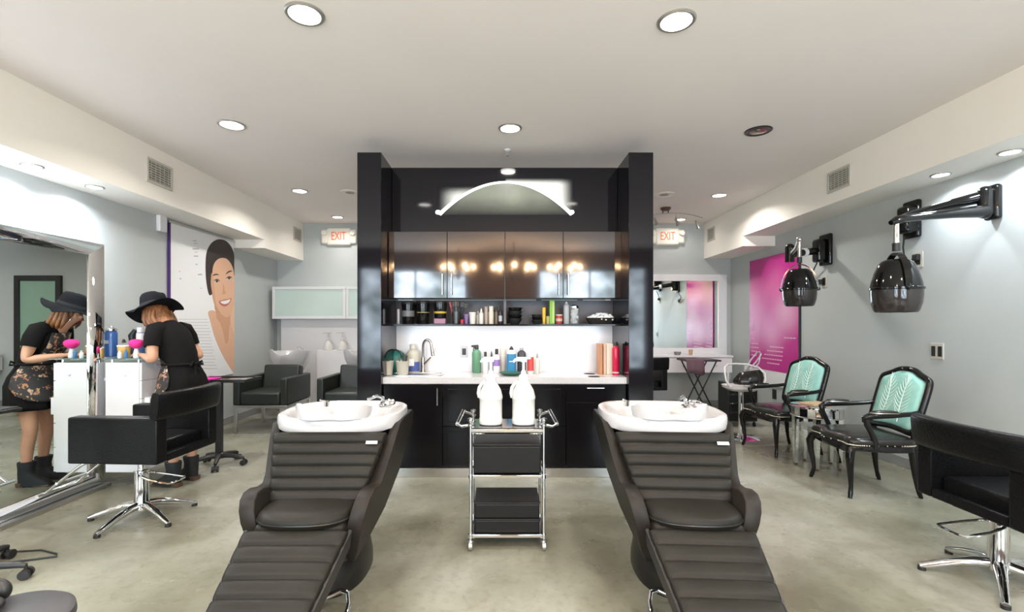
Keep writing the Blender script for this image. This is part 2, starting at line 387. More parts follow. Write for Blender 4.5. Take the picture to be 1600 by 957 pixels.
for x, y, lab in ((-1.98, 6.32, 'round ceiling speaker left of the tower'), (2.19, 6.42, 'round ceiling speaker right of the tower')):
    t = thing('ceiling_speaker', lab, 'speaker', (x, y, ZC), 0, 'round ceiling speakers')
    b = MB(); b.lathe([(.13, 0), (.13, -.006), (.12, -.009), (.115, -.005)], n=32); b.build('trim_ring', M['ceil'], t)
    b = MB(); b.lathe([(.116, -.004), (.001, -.006)], n=32); b.build('grille', M['grille'], t)
t = thing('sprinkler', 'small chrome sprinkler head hanging from the ceiling above the tower', 'sprinkler', (0.07, 4.78, ZC))
b = MB(); b.lathe([(.035, 0), (.035, -.004), (.02, -.014)], n=20); b.build('escutcheon', M['white'], t)
b = MB(); b.cyl((0, 0, -.012), (0, 0, -.03), .009); b.tube([(-.014, 0, -.03), (-.016, 0, -.045), (0, 0, -.06)], .003, 6); b.tube([(.014, 0, -.03), (.016, 0, -.045), (0, 0, -.06)], .003, 6)
b.box((0, 0, -.03), (.036, .01, .006)); b.lathe([(.001, -.056), (.015, -.060), (.015, -.063), (.001, -.064)], n=16); b.build('sprinkler_head', M['chrome'], t)
# air vents in the soffit faces
def vent(x, y0, y1, z0, z1, face, lab):
    t = thing('air_vent', lab, 'vent', (x, (y0 + y1) / 2, (z0 + z1) / 2), 0, 'air vents in the soffits')
    h, w = (z1 - z0) / 2, (y1 - y0) / 2; f = face
    b = MB(); b.bx(0, f * .006, -w + .01, w - .01, -h + .01, h - .01); b.build('vent_back', M['ventdark'], t)
    b = MB()
    b.bx(0, f * .016, -w, w, h - .025, h, .003); b.bx(0, f * .016, -w, w, -h, -h + .025, .003); b.bx(0, f * .016, -w, -w + .025, -h + .025, h - .025, .003); b.bx(0, f * .016, w - .025, w, -h + .025, h - .025, .003)
    b.build('vent_frame', M['vent'], t)
    b = MB(); n = 8
    for k in range(n):
        z = -h + .035 + (2 * h - .07) * k / (n - 1); b.box((f * .010, 0, z), (.012, 2 * w - .05, .005), ry=R(-25 * f))
    for k in range(1, 6): b.box((f * .011, -w + 2 * w * k / 6, 0), (.004, .005, 2 * h - .05))
    b.build('louvre', M['vent'], t)
vent(SL, 4.60, 4.96, 2.78, 3.02, 1, 'square louvred air vent in left soffit, nearer one')
vent(SL, 7.87, 8.17, 2.80, 3.02, 1, 'small louvred air vent in left soffit by the back wall')
vent(SR, 4.80, 5.14, 2.80, 3.02, -1, 'square louvred air vent in right soffit, nearer one')
vent(SR, 7.85, 8.12, 2.80, 3.02, -1, 'small louvred air vent in right soffit by the back wall')
# exit signs
def text(body, size, m, parent, loc, rot, name='lettering', ext=.002, label=None, shear=0, sx=1.0):
    c = bpy.data.curves.new(name, 'FONT'); c.body = body; c.size = size; c.align_x = 'CENTER'; c.align_y = 'CENTER'; c.extrude = ext; c.shear = shear
    o = bpy.data.objects.new(name, c); COL.objects.link(o); c.materials.append(m); o.parent = parent; o.location = loc; o.rotation_euler = rot; o.scale = (sx, 1, 1)
    if label: o['label'] = label
    dg = bpy.context.evaluated_depsgraph_get(); me = bpy.data.meshes.new_from_object(o.evaluated_get(dg))
    m2 = bpy.data.objects.new(name, me); COL.objects.link(m2); m2.parent = parent; m2.location = loc; m2.rotation_euler = rot; m2.scale = o.scale
    bpy.data.objects.remove(o); return m2
M['exit'] = mat('exit_letters', (0.62, 0.09, 0.02), 0.5, emit=(1.0, 0.20, 0.02), estr=0.22)
M['exitface'] = mat('exit_face', (0.62, 0.60, 0.54), 0.5, emit=(1.0, 0.90, 0.70), estr=0.10)
def exit_sign(x, lab):
    t = thing('exit_sign', lab, 'exit sign', (x, YB, 2.915), 0, 'exit signs on the back wall')
    b = MB(); b.box((0, -.035, 0), (.40, .07, .29), .025, 3); b.build('housing', M['exitface'], t)
    for s in (-1, 1):
        b = MB(); b.box((s * .24, -.035, .0), (.12, .06, .24), .03, 3); b.lathe([(.001, -.0), (.045, .0), (.05, .02), (.04, .045), (.001, .05)], n=20, mtx=Matrix.Translation((s * .245, -.06, .055)) @ Matrix.Rotation(R(90), 4, 'X'))
        b.build('emergency_lamp', M['exitface'], t)
    text('EXIT', .20, M['exit'], t, (0, -.073, .0), (R(90), 0, 0), sx=.62)
exit_sign(X(531, YB), 'lit EXIT sign on the back wall left of the tower')
exit_sign(X(1041, YB), 'lit EXIT sign on the back wall right of the tower')
# curved track light
t = thing('track_light', 'curved metal track light with small spots in front of right exit sign', 'track light', (2.46, 7.15, ZC))
b = MB(); b.lathe([(.075, 0), (.075, -.02), (.05, -.045), (.001, -.05)], n=24); b.cyl((-.04, 0, -.03), (-.04, 0, -.08), .008); b.cyl((.04, 0, -.03), (.04, 0, -.08), .008); b.build('canopy', M['heel'], t)
b = MB(); b.tube([(-.55 + 1.1 * k / 16, .06 * math.sin(k / 16 * 2 * PI), -.085 - .07 * (abs(k / 8 - 1) ** 2)) for k in range(17)], .008, 8); b.build('curved_bar', M['steel'], t)
for x in (-.45, -.17, .15, .45):
    zz = -.09 - .07 * (x / .55) ** 2
    b = MB(); b.cyl((x, 0, zz), (x, 0, zz - .06), .006); b.tube([(x, 0, zz - .05), (x + .015, -.01, zz - .11), (x + .035, -.02, zz - .18)], [.012, .020, .030], 14); b.build('spot_head', M['steel'], t)
# chandeliers by the shop front: only their reflections show
for x, y, z, n, r, lab in ((.28, -.75, 2.62, 8, .42, 'dark chandelier of warm bulbs by the shop front, middle one'), (-.95, -1.5, 2.72, 6, .34, 'dark chandelier of warm bulbs by the shop front window, first from the left wall'),
                           (1.45, -1.5, 2.72, 6, .34, 'dark chandelier of warm bulbs by the shop front window, first from the right wall')):
    t = thing('chandelier', lab, 'chandelier', (x, y, z), 0, 'chandeliers at the shop front')
    b = MB(); b.cyl((0, 0, -.25), (0, 0, ZC - z), .012); b.lathe([(.02, -.3), (.06, -.2), (.03, -.1), (.05, 0), (.015, .1)], n=20)
    for k in range(n):
        a = 2 * PI * k / n; c, s = math.cos(a), math.sin(a)
        b.tube([(0, 0, -.15), (r * .4 * c, r * .4 * s, -.22), (r * .8 * c, r * .8 * s, -.16), (r * c, r * s, -.06)], .010, 8)
    b.build('chandelier_frame', M['plastic'], t)
    for k in range(n):
        a = 2 * PI * k / n; b = MB(); b.sphere((r * math.cos(a), r * math.sin(a), -.01), .034, sz=1.3, n=12); b.build('bulb', M['bulb'], t)

# ---------------------------------------------------------------- the black tower with sink counter
TY = 4.39
XT0, XT1, XT2, XT3 = X(558, TY), X(595.5, TY), X(982.5, TY), X(1021, TY)
TT = 2.98
for x0, x1, lab in ((XT0, XT1, 'tall glossy black pillar at left end of the sink counter'), (XT2, XT3, 'tall glossy black pillar at right end of the sink counter')):
    b = MB(); b.bx(x0, x1, TY, 5.12, 0, TT, .004); tag(b.build('pillar', M['black']), lab, 'pillar', 'black pillars of the tower')
YP = 4.82
g = .002
b = MB(); b.bx(XT1 + g, XT2 - g, YP, 5.10, 2.31, TT, .003); tag(b.build('header_panel', M['black']), 'glossy black panel between the pillars above the wall cabinets', 'panel')
b = MB(); b.bx(XT1 + g, XT2 - g, 5.02, 5.10, 0, 1.388); tag(b.build('backsplash', M['splash']), 'bright white backsplash behind the sink counter', 'backsplash')
b = MB(); b.bx(XT1 + g, XT2 - g, 5.0, 5.09, 1.41, 1.655); b.bx(-.012 + X(789, 4.7), X(789, 4.7) + .012, 4.72, 5.0, 1.41, 1.655); tag(b.build('shelf_niche', M['shelfback']), 'dark grey back and divider of the open shelf below wall cabinets', 'shelf back')
b = MB(); b.bx(XT1 + g, XT2 - g, 4.655, 5.015, 1.390, 1.408, .002); tag(b.build('shelf_board', M['blackcab']), 'long black shelf board full of bottles above the backsplash', 'shelf')
# unidentified pale arch on the header panel, made up from painted glow and haze
def arch_glow():
    t = thing('arch_glow', 'made-up arch sign of painted pale glow with grey-green centre on the black header panel', 'sign', (X(790, YP), YP, 0))
    me = MB(); k = 40
    def top(u): return Z(283.5, YP) - (Z(283.5, YP) - Z(334, YP)) * (u * u * (1.0 + .0 * u))
    w = (X(895, YP) - X(683, YP)) / 2
    # segment
    ch = Z(336, YP)
    G = []
    for i in range(k + 1):
        u = -1 + 2 * i / k
        G.append((u * w * .93, top(u) - .02))
    poly = [(x, z) for x, z in G if z > ch] + [(G[-1][0] * .98, ch), (G[0][0] * .98, ch)]
    bm = bmesh.new(); lay = bm.verts.layers.float_color.new('fade'); rows = []
    for x, z in G:
        zz = max(z, ch + .001); r = []
        for v in range(9):
            f = v / 8; vt = bm.verts.new((x, -.003, ch + (zz - ch) * f)); q = min(1, (ch + (zz - ch) * f - ch + .01) / .20); vt[lay] = (q ** .8,) * 3 + (1,); r.append(vt)
        rows.append(r)
    for p, q in zip(rows, rows[1:]):
        for v in range(8): bm.faces.new((p[v], q[v], q[v + 1], p[v + 1])).smooth = True
    me.bm.free(); me.bm = bm; me.build('arch_centre', M['archgrey'], t, label='grey-green segment under the painted arch')
    me = MB(); out = []; inn = []
    for i in range(k + 1):
        u = -1 + 2 * i / k
        z = top(u); th = .022 + .0 * u
        up = z
        # the filled haunches: low on the left, high on the right
        out.append((u * w, up)); inn.append((u * w * .955, z - th))
    me.prism(out + inn[::-1], 'y', -.006, 0, 0); me.build('arch_band', M['archwhite'], t, label='white arch band with painted glow')
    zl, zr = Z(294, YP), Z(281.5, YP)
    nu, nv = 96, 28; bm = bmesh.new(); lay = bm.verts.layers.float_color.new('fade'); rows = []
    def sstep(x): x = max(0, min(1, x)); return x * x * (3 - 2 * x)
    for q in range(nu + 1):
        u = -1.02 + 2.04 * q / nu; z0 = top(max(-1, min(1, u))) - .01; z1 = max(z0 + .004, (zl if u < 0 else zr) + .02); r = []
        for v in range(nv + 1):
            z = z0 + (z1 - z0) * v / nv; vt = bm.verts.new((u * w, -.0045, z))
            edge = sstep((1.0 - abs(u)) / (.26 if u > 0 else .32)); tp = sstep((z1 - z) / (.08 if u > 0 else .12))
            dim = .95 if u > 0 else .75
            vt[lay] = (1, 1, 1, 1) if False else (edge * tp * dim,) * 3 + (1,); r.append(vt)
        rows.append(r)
    for p, q in zip(rows, rows[1:]):
        for v in range(nv): bm.faces.new((p[v], q[v], q[v + 1], p[v + 1])).smooth = True
    me = MB(); me.bm.free(); me.bm = bm; me.build('painted_haze', M['archhaze'], t, label='pale painted haze of glow above the arch')
    for px in (684.5, 893):
        me = MB(); me.sphere((X(px, YP) - X(790, YP), -.006, Z(332, YP)), .024, sy=.3, sz=.8, n=16); me.build('painted_spot', M['lamp'], t, label='small painted glow spot at the foot of the arch')
M['archgrey'] = vary(mat('arch_segment', (0.17, 0.19, 0.15), 0.3), (0.13, 0.14, 0.12), 3)
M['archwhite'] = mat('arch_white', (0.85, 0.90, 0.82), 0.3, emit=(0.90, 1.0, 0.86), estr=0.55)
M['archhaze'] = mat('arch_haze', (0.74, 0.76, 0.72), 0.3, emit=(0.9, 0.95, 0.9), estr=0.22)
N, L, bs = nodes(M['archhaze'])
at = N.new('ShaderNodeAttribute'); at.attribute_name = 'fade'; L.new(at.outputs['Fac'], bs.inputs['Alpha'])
N, L, bs = nodes(M['archgrey'])
at = N.new('ShaderNodeAttribute'); at.attribute_name = 'fade'; L.new(at.outputs['Fac'], bs.inputs['Alpha'])
arch_glow()
# wall cabinets: two units of two doors
YD = 4.66
DZ0, DZ1 = 1.662, 2.306
edges = [X(607, YD), X(698.7, YD), X(789, YD), X(880, YD), X(971, YD)]
for k in (0, 2):
    xa, xm, xb = edges[k], edges[k + 1], edges[k + 2]
    t = thing('wall_cabinet', 'glossy dark double-door wall cabinet over the %s of the counter' % ('sink half' if k == 0 else 'red canister half'), 'wall cabinet', ((xa + xb) / 2, YD, DZ0), 0, 'dark wall cabinets of the tower')
    ox = (xa + xb) / 2
    b = MB(); b.bx(xa - ox + .003, xb - ox - .003, .022, .36 if True else 0, 0, DZ1 - DZ0, .001); b.build('cabinet_body', M['blackcab'], t)
    for x0, x1, s in ((xa, xm, 1), (xm, xb, -1)):
        b = MB(); b.bx(x0 - ox + .0025, x1 - ox - .0025, 0, .02, 0, DZ1 - DZ0, .0015); d = b.build('door', M['blackdoor'], t)
        hx = (x1 - ox - .045) if s == 1 else (x0 - ox + .045)
        b = MB(); b.cyl((hx, -.03, .03), (hx, -.03, .23), .006, n=12); b.cyl((hx, 0, .05), (hx, -.03, .05), .005, n=10); b.cyl((hx, 0, .21), (hx, -.03, .21), .005, n=10); b.build('handle', M['chrome'], d)
for x0, x1, lab in ((XT1 + g, edges[0] - .002, 'narrow glossy black filler strip left of the wall cabinets'), (edges[4] + .002, XT2 - g, 'narrow glossy black filler strip right of the wall cabinets')):
    b = MB(); b.bx(x0, x1, YD + .004, YD + .34, DZ0, DZ1, .001); tag(b.build('filler_strip', M['blackdoor']), lab, 'filler strip')
# counter
CZ = .913
YC = 4.45
SX0, SX1, SY0, SY1 = X(606, 4.6), X(688, 4.6), 4.58, 4.86
b = MB()
b.bx(XT1 + g, SX0, YC, 5.015, CZ - .06, CZ, .0); b.bx(SX1, XT2 - g, YC, 5.015, CZ - .06, CZ, .0); b.bx(SX0, SX1, YC, SY0, CZ - .06, CZ); b.bx(SX0, SX1, SY1, 5.015, CZ - .06, CZ)
ct = tag(b.build('countertop', M['counter']), 'white stone countertop of the sink station', 'countertop')
for px, py in ((921, 584.5), (928, 589)):
    Y = (EYE - CZ) * FPX / (py - 508); Y = min(Y, 4.9)
    b = MB(); b.lathe([(.055, .0), (.055, .003), (.045, .004), (.001, .002)], (X(px, Y), Y, CZ), n=28); tag(b.build('cable_grommet', M['boot']), 'round black grommet in the countertop, %s' % ('nearer the backsplash' if py < 586 else 'nearer the front edge'), 'grommet', 'round grommets in the countertop')
t = thing('sink', 'stainless steel sink set in the counter under the gooseneck tap', 'sink', ((SX0 + SX1) / 2, (SY0 + SY1) / 2, CZ))
a_, c_ = (SX1 - SX0) / 2, (SY1 - SY0) / 2
rg = [[(x * s, y * q, z) for x, y in sell(1, 1, 6, 44)] for s, q, z in ((a_ + .018, c_ + .018, .001), (a_ + .018, c_ + .018, .005), (a_ - .006, c_ - .006, .005), (a_ - .015, c_ - .015, -.01), (a_ - .03, c_ - .03, -.15), (.02, .02, -.16))]
b = MB(); b.loft(rg); b.build('basin', M['steel'], t)
b = MB(); b.lathe([(.04, -.158), (.04, -.153), (.02, -.156)], n=20); b.build('drain', M['chrome'], t)
FX = X(660, 4.88)
M['tap'] = mat('dark_nickel', (.34, .32, .29), .22, 1.0)
t = thing('gooseneck_faucet', 'brushed gooseneck tap behind the sink', 'faucet', (FX, 4.92, CZ))
b = MB(); b.lathe([(.028, 0), (.028, .01), (.022, .02), (.020, .14), (.016, .16)], n=20)
arc = [(0, 0, .14), (0, 0, .26)] + [(.045 - .045 * math.cos(PI * k / 10), -.02 * math.sin(PI * k / 20), .26 + .075 * math.sin(PI * k / 10)) for k in range(1, 11)]
b.tube(arc, .013, 12); b.tube([(.09, -.02, .26), (.098, -.022, .22), (.108, -.025, .17)], [.014, .017, .019], 14); b.build('spout', M['tap'], t)
b = MB(); b.tube([(.018, -.01, .09), (.05, -.03, .12), (.085, -.05, .155)], [.012, .010, .008], 10); b.build('lever', M['tap'], t)
# base cabinets
YBASE = 4.44
xs = [X(597, 4.42) + .004, X(691, 4.42), X(885, 4.42), X(980, 4.42) - .004]
PZ = .085
def hbar(x0, x1, z, d): b = MB(); b.cyl((x0, -.028, z), (x1, -.028, z), .006, n=12); b.cyl((x0 + .015, 0, z), (x0 + .015, -.028, z), .005, n=10); b.cyl((x1 - .015, 0, z), (x1 - .015, -.028, z), .005, n=10); b.build('handle', M['chrome'], d)
top = CZ - .062
for k, lab in enumerate(('black base cabinet under the sink with an upright bar handle', 'wide black base cabinet behind the chrome trolley', 'black base cabinet with level bar handle, right of the trolley')):
    x0, x1 = xs[k], xs[k + 1]; ox = (x0 + x1) / 2; w = (x1 - x0) / 2
    t = thing('base_cabinet', lab, 'base cabinet', (ox, YBASE, PZ), 0, 'black base cabinets')
    b = MB(); b.bx(-w + .001, w - .001, .022, .56, 0, top - PZ, .001) if k else b.bx(-w + .001, w - .001, .022, .56, 0, .62, .001); b.build('cabinet_body', M['blackcab'], t)
    hh = top - PZ - .004
    if k == 0:
        b = MB(); b.bx(-w + .003, w - .003, 0, .02, 0, hh, .002); d = b.build('door', M['blackcab'], t)
        b = MB(); hx = w - .045; b.cyl((hx, -.028, hh - .19), (hx, -.028, hh - .03), .006, n=12); b.cyl((hx, 0, hh - .17), (hx, -.028, hh - .17), .005, n=10); b.cyl((hx, 0, hh - .05), (hx, -.028, hh - .05), .005, n=10); b.build('handle', M['chrome'], d)
    elif k == 1:
        for z0, z1 in ((0, .37), (.375, hh)):
            b = MB(); b.bx(-w + .003, w - .003, 0, .02, z0, z1, .002); b.bx(-w + .05, w - .05, -.006, .001, z0 + .04, z1 - .04, .004); b.build('drawer', M['blackcab'], t)
    else:
        b = MB(); b.bx(-w + .003, w - .003, 0, .02, hh - .16, hh, .002); d = b.build('drawer', M['blackcab'], t)
        hbar(-.09, .07, hh - .03, d)
        b = MB(); b.bx(-w + .003, w - .003, 0, .02, 0, hh - .164, .002); b.build('door', M['blackcab'], t)
b = MB(); b.bx(XT1 + g, XT2 - g, TY + .012, 4.5, 0, PZ - .002, .002); tag(b.build('toe_kick', M['steel']), 'brushed steel toe kick under the black base cabinets', 'toe kick')
b = MB(); b.bx(X(719, 5.0), X(731, 5.0), 5.012, 5.02, Z(559, 5.0), Z(541, 5.0), .003); o = tag(b.build('wall_outlet', flat((.46, .45, .46))), 'white outlet plate on the backsplash', 'outlet')
b = MB(); b.bx(X(722, 5.0), X(728, 5.0), 5.008, 5.013, Z(555, 5.0), Z(545, 5.0), .002); b.build('socket', M['plastic'], o, label='dark socket insert')
area('under_shelf_strip', (X(790, 4.75), 4.74, 1.382), (R(18), 0, 0), 2.0, .04, 2.7, (1.0, 0.97, 0.96))
# ---------------------------------------------------------------- wash loungers
def pad(st, n=7, k=36, xf=None):
    """rings across a padded strip; st = [(y, z, ny, nz, halfwidth, halfthickness)]"""
    out = []
    for y, z, ny, nz, hw, ht in st:
        out.append([(p, y + q * ny, z + q * nz) for p, q in sell(hw, ht, n, k)])
    return out
def channel_pad(p0, p1, w0, w1, t, nch, amp, per=8):
    """padded strip from p0 to p1 (y,z) with stitched cross channels"""
    d = Vector((p1[0] - p0[0], p1[1] - p0[1])); L = d.length; d.normalize(); nrm = (-d.y, d.x)
    if nrm[1] < 0: nrm = (d.y, -d.x)
    st = []; N = nch * per
    for i in range(N + 1):
        u = i / N; ph = (i % per) / per
        bul = abs(math.sin(PI * ph)) ** .45
        e = 1.0 if 0 < i < N else .55
        hw = (w0 + (w1 - w0) * u) * (1 - .012 * (1 - bul)); ht = (t * .5 + amp * (bul - 1)) * e
        c = (p0[0] + d.x * L * u, p0[1] + d.y * L * u)
        st.append((c[0], c[1], nrm[0], nrm[1], hw, ht))
    return pad(st, 6)
def make_lounger(loc, rz, label):
    t = thing('wash_lounger', label, 'wash chair', loc, rz, 'reclining wash loungers in front of the trolley')
    side = [(.80, .80), (.84, .70), (.72, .42), (.52, .24), (.25, .17), (.0, .17), (-.10, .20), (-.175, .29), (-.215, .39), (-.225, .45), (-.215, .505), (-.185, .548), (-.14, .570),
            (-.08, .572), (-.01, .556), (.05, .556), (.10, .590), (.16, .665), (.23, .755), (.29, .825), (.40, .838), (.70, .832)]
    WZ = ((.0, .19), (.17, .20), (.30, .255), (.45, .292), (.57, .322), (.70, .350), (.84, .376))
    def hw(z):
        for (z0, a), (z1, c) in zip(WZ, WZ[1:]):
            if z <= z1: return a + (c - a) * (z - z0) / (z1 - z0)
        return .376
    def wx(z): return (hw(z) - .035) / .31
    for s in (-1, 1):
        b = MB(); b.prism(side, 'x', s * .2, s * .3, .006, 2, warp=lambda v: (s * (hw(v.z) - (.074 - .026 * max(0, min(1, (v.z - .56) / .26))) * (.3 - abs(v.x)) / .1), v.y, v.z)); b.build('side_shell', M['shell'], t, angle=50)
    # back shell closing the two sides
    b = MB(); G = []
    for y, z in ((.78, .80), (.82, .70), (.70, .44), (.50, .27), (.25, .20), (-.05, .20), (-.20, .25), (-.27, .33)):
        G.append([(x * .31 * wx(z), y, z) for x in (-1, -.5, 0, .5, 1)])
    b.surf(G); o = b.build('under_shell', M['shell'], t); md = o.modifiers.new('s', 'SOLIDIFY'); md.thickness = .02
    # ceramic basin
    rings = []
    for s, z in ((.97, .795), (.985, .80), (1.0, .83), (1.0, .862), (.99, .874), (.965, .880), (.90, .878), (.84, .868), (.78, .84), (.70, .76), (.5, .70), (.1, .69)):
        ring = []
        for x, y in sell(.366 * s, .315 * s, 3.2, 56):
            dip = 0
            if z < .84 and y < 0: dip = .030 * (1 - min(1, abs(x) / .30) ** 2) if s > .95 else 0
            ring.append((x, .475 + y, z - (.012 * (1 - abs(x) / .4) * (y < -.25 * s)) - dip * .0))
        rings.append(ring)
    b = MB(); b.loft(rings); b.build('basin', M['ceramic'], t)
    # tilting bowl with neck notch
    def lip(a):   # a measured from the front (towards the seat)
        f = math.exp(-(a / .30) ** 2); sh = math.exp(-((abs(a) - .95) / .42) ** 2)
        return .926 - .030 * f + .036 * sh - .040 * max(0, abs(a) - 1.6)
    ring = []; K = 56
    def bowl(s, zf):
        r = []
        for j in range(K):
            a = -PI + 2 * PI * j / K
            x = .212 * math.sin(a) * s; y = .258 - .155 * math.copysign(abs(math.cos(a)) ** .8, math.cos(a)) * s
            nb = math.exp(-(a / .34) ** 2)
            y += .030 * nb * s
            r.append((x, y, zf(a)))
        return r
    b = MB(); b.loft([bowl(.80, lambda a: .862), bowl(.95, lambda a: .872), bowl(1.0, lambda a: lip(a) - .012), bowl(.985, lambda a: lip(a)), bowl(.94, lambda a: lip(a)), bowl(.91, lambda a: lip(a) - .012), bowl(.80, lambda a: .875), bowl(.35, lambda a: .866)]); b.build('neck_bowl', M['ceramic'], t)
    b = MB(); b.lathe([(.028, 0), (.028, .012), (.016, .018)], (.20, .60, .868), n=18); b.tube([(.20, .60, .88), (.20, .60, .925), (.17, .555, .945), (.13, .50, .93)], [.012, .012, .011, .010], 10); b.build('tap_spout', M['chrome'], t)
    b = MB(); b.tube([(.245 + .045 * math.cos(2 * PI * k / 16), .54 + .05 * math.sin(2 * PI * k / 16), .90 + .012 * math.sin(2 * PI * k / 16)) for k in range(16)], .006, 8, True); b.cyl((.25, .59, .868), (.25, .585, .905), .008); b.build('spray_hose', M['chrome'], t)
    b = MB(); b.lathe([(.02, 0), (.02, .03), (.012, .036)], (-.17, .62, .868), n=16); b.tube([(-.17, .62, .90), (-.20, .58, .915)], [.008, .006], 8); b.build('tap_lever', M['chrome'], t)
    # upholstery
    b = MB(); b.loft(channel_pad((-.045, .475), (.195, .785), .232, .318, .085, 6, .016)); b.build('back_cushion', M['leather'], t, angle=70)
    b = MB(); b.box((.25, .110, .754), (.062, .006, .018), .001, rx=R(-38)); b.build('maker_tag', M['paper'], t, label='small white tag on the corner of the backrest')
    b = MB(); b.box((0, -.10, .40), (.43, .34, .12), .03, 3); b.build('seat_base', M['leather'], t)
    rr = []
    for s, z in ((.90, .445), (.985, .452), (1, .470), (.985, .490), (.90, .503), (.6, .512), (.1, .514)):
        rr.append([(x * s, -.125 + y * s * (1 if y < 0 else .9), z) for x, y in sell(.228, .185, 2.7, 48)])
    b = MB(); b.loft(rr); b.build('seat_cushion', M['leather'], t, angle=70)
    b = MB(); b.tube([(x, -.125 + y * 1.0, .470) for x, y in sell(.2295, .1865, 2.7, 48)], .005, 6, True); b.build('seat_piping', M['plinth'], t)
    b = MB(); b.loft(channel_pad((-.28, .425), (-1.0, .115), .243, .160, .075, 9, .014)); b.build('leg_rest', M['leather'], t, angle=70)
    for s in (-1, 1):
        b = MB(); b.loft([[(s * (w + dx), y + q * .40, z + q * .92) for dx, q in ((-.012, -.062), (.012, -.062), (.012, .008), (-.002, .012))] for y, z, w in ((-.27, .425, .240), (-.64, .268, .199), (-1.0, .112, .158))]); b.build('leg_rest_edge', M['plinth'], t)
    b = MB(); b.loft([[(x, y, z) for x, y in [(px, .22 + py) for px, py in sell(.21 * s, .31 * s, 2.4, 40)]] for s, z in ((1.0, 0), (1.0, .05), (.95, .12), (.82, .22))]); b.build('pedestal', M['plinth'], t)
    bar = [(-.22, -.60, .018), (-.22, -.26, .018), (-.215, -.19, .04), (-.20, -.155, .075), (-.16, -.15, .085), (-.08, -.20, .07), (0, -.22, .065), (.08, -.20, .07), (.16, -.15, .085), (.20, -.155, .075), (.215, -.19, .04), (.22, -.26, .018), (.22, -.60, .018)]
    b = MB(); b.tube(bar, .014, 12); b.build('foot_bar', M['chrome'], t)
    return t
make_lounger((-.955, 2.52, 0), R(1), 'taupe leather wash lounger with white basin, left of the chrome trolley')
make_lounger((.955, 2.52, 0), R(-4), 'taupe leather wash lounger with white basin, right of the chrome trolley')

# ---------------------------------------------------------------- chrome trolley and jugs
t = thing('salon_trolley', 'chrome trolley with black boxes between the wash loungers', 'trolley', (.042, 3.145, 0))
HW, HD = .228, .155
for sx in (-1, 1):
    for sy in (-1, 1):
        b = MB(); b.cyl((sx * HW, sy * HD, .055), (sx * HW, sy * HD, .775), .009, n=14)
        for z in (.085, .455): b.cyl((sx * HW, sy * HD, z - .012), (sx * HW, sy * HD, z + .012), .015, n=14)
        b.lathe([(.012, .77), (.018, .775), (.018, .782), (.010, .787), (.010, .797), (.019, .803), (.019, .815), (.008, .82)], (sx * HW, sy * HD, 0), n=16); b.build('post', M['chrome'], t)
        b = MB(); b.cyl((sx * HW - .010, sy * HD - .01, .026), (sx * HW + .010, sy * HD - .01, .026), .026, n=20); b.lathe([(.012, .045), (.022, .05), (.020, .062), (.010, .066)], (sx * HW, sy * HD, 0), n=14); b.build('caster', M['steel'], t)
b = MB(); b.bx(-HW + .005, HW - .005, -HD + .005, HD - .005, .743, .755, .003); b.build('top_shelf', M['smoke'], t)
for z in (.74, .455, .085):
    b = MB()
    for sy in (-1, 1): b.bx(-HW, HW, sy * HD - .007, sy * HD + .007, z - .010, z + .010, .003)
    for sx in (-1, 1): b.bx(sx * HW - .007, sx * HW + .007, -HD, HD, z - .010, z + .010, .003)
    b.build('shelf_rail', M['chrome'], t)
    if z < .7:
        b = MB(); b.bx(-HW + .008, HW - .008, -HD + .008, HD - .008, z - .004, z + .004); b.build('shelf_panel', M['smoke'], t)
for s in (-1, 1):
    b = MB()
    pts = [(s * HW, -HD + .01, .775), (s * (HW + .055), -HD + .02, .762), (s * (HW + .085), -HD + .035, .775), (s * (HW + .065), HD - .035, .815), (s * (HW + .05), HD - .02, .805), (s * HW, HD - .01, .785)]
    b.tube(pts[:3], .009, 10); b.tube(pts[3:], .009, 10); b.tube(pts[2:4], .013, 12); b.build('push_handle', M['chrome'], t)
    b = MB(); b.cyl((s * HW * .95, -HD - .002, .722), (s * (HW - .09), -HD - .002, .722), .004, n=8); b.build('slide_rail', M['chrome'], t)
BXM = M['leather2'] = bump(mat('black_grained_box', (0.011, 0.0105, 0.010), 0.36, 0, .25), 260, .12)
tx, ty = .042, 3.145
def tbox(name, z0, z1, w, lab):
    o = thing(name, lab, 'box', (tx, ty, z0), 0, 'black boxes on the chrome trolley')
    h = z1 - z0
    b = MB(); b.box((0, 0, h * .46), (2 * w, 2 * HD - .03, h * .92), .010, 3); b.build('box_body', BXM, o)
    b = MB(); b.box((0, 0, h * .95), (2 * w + .006, 2 * HD - .024, h * .10), .006, 2); b.build('box_lid', BXM, o)
tbox('storage_box', .467, .655, .212, 'black grained box on the middle shelf of the chrome trolley')
tbox('storage_box', .091, .185, .205, 'flat black box on the lowest shelf of the trolley, underneath another')
tbox('storage_box', .186, .287, .205, 'flat black box stacked on another on lowest shelf of the trolley')
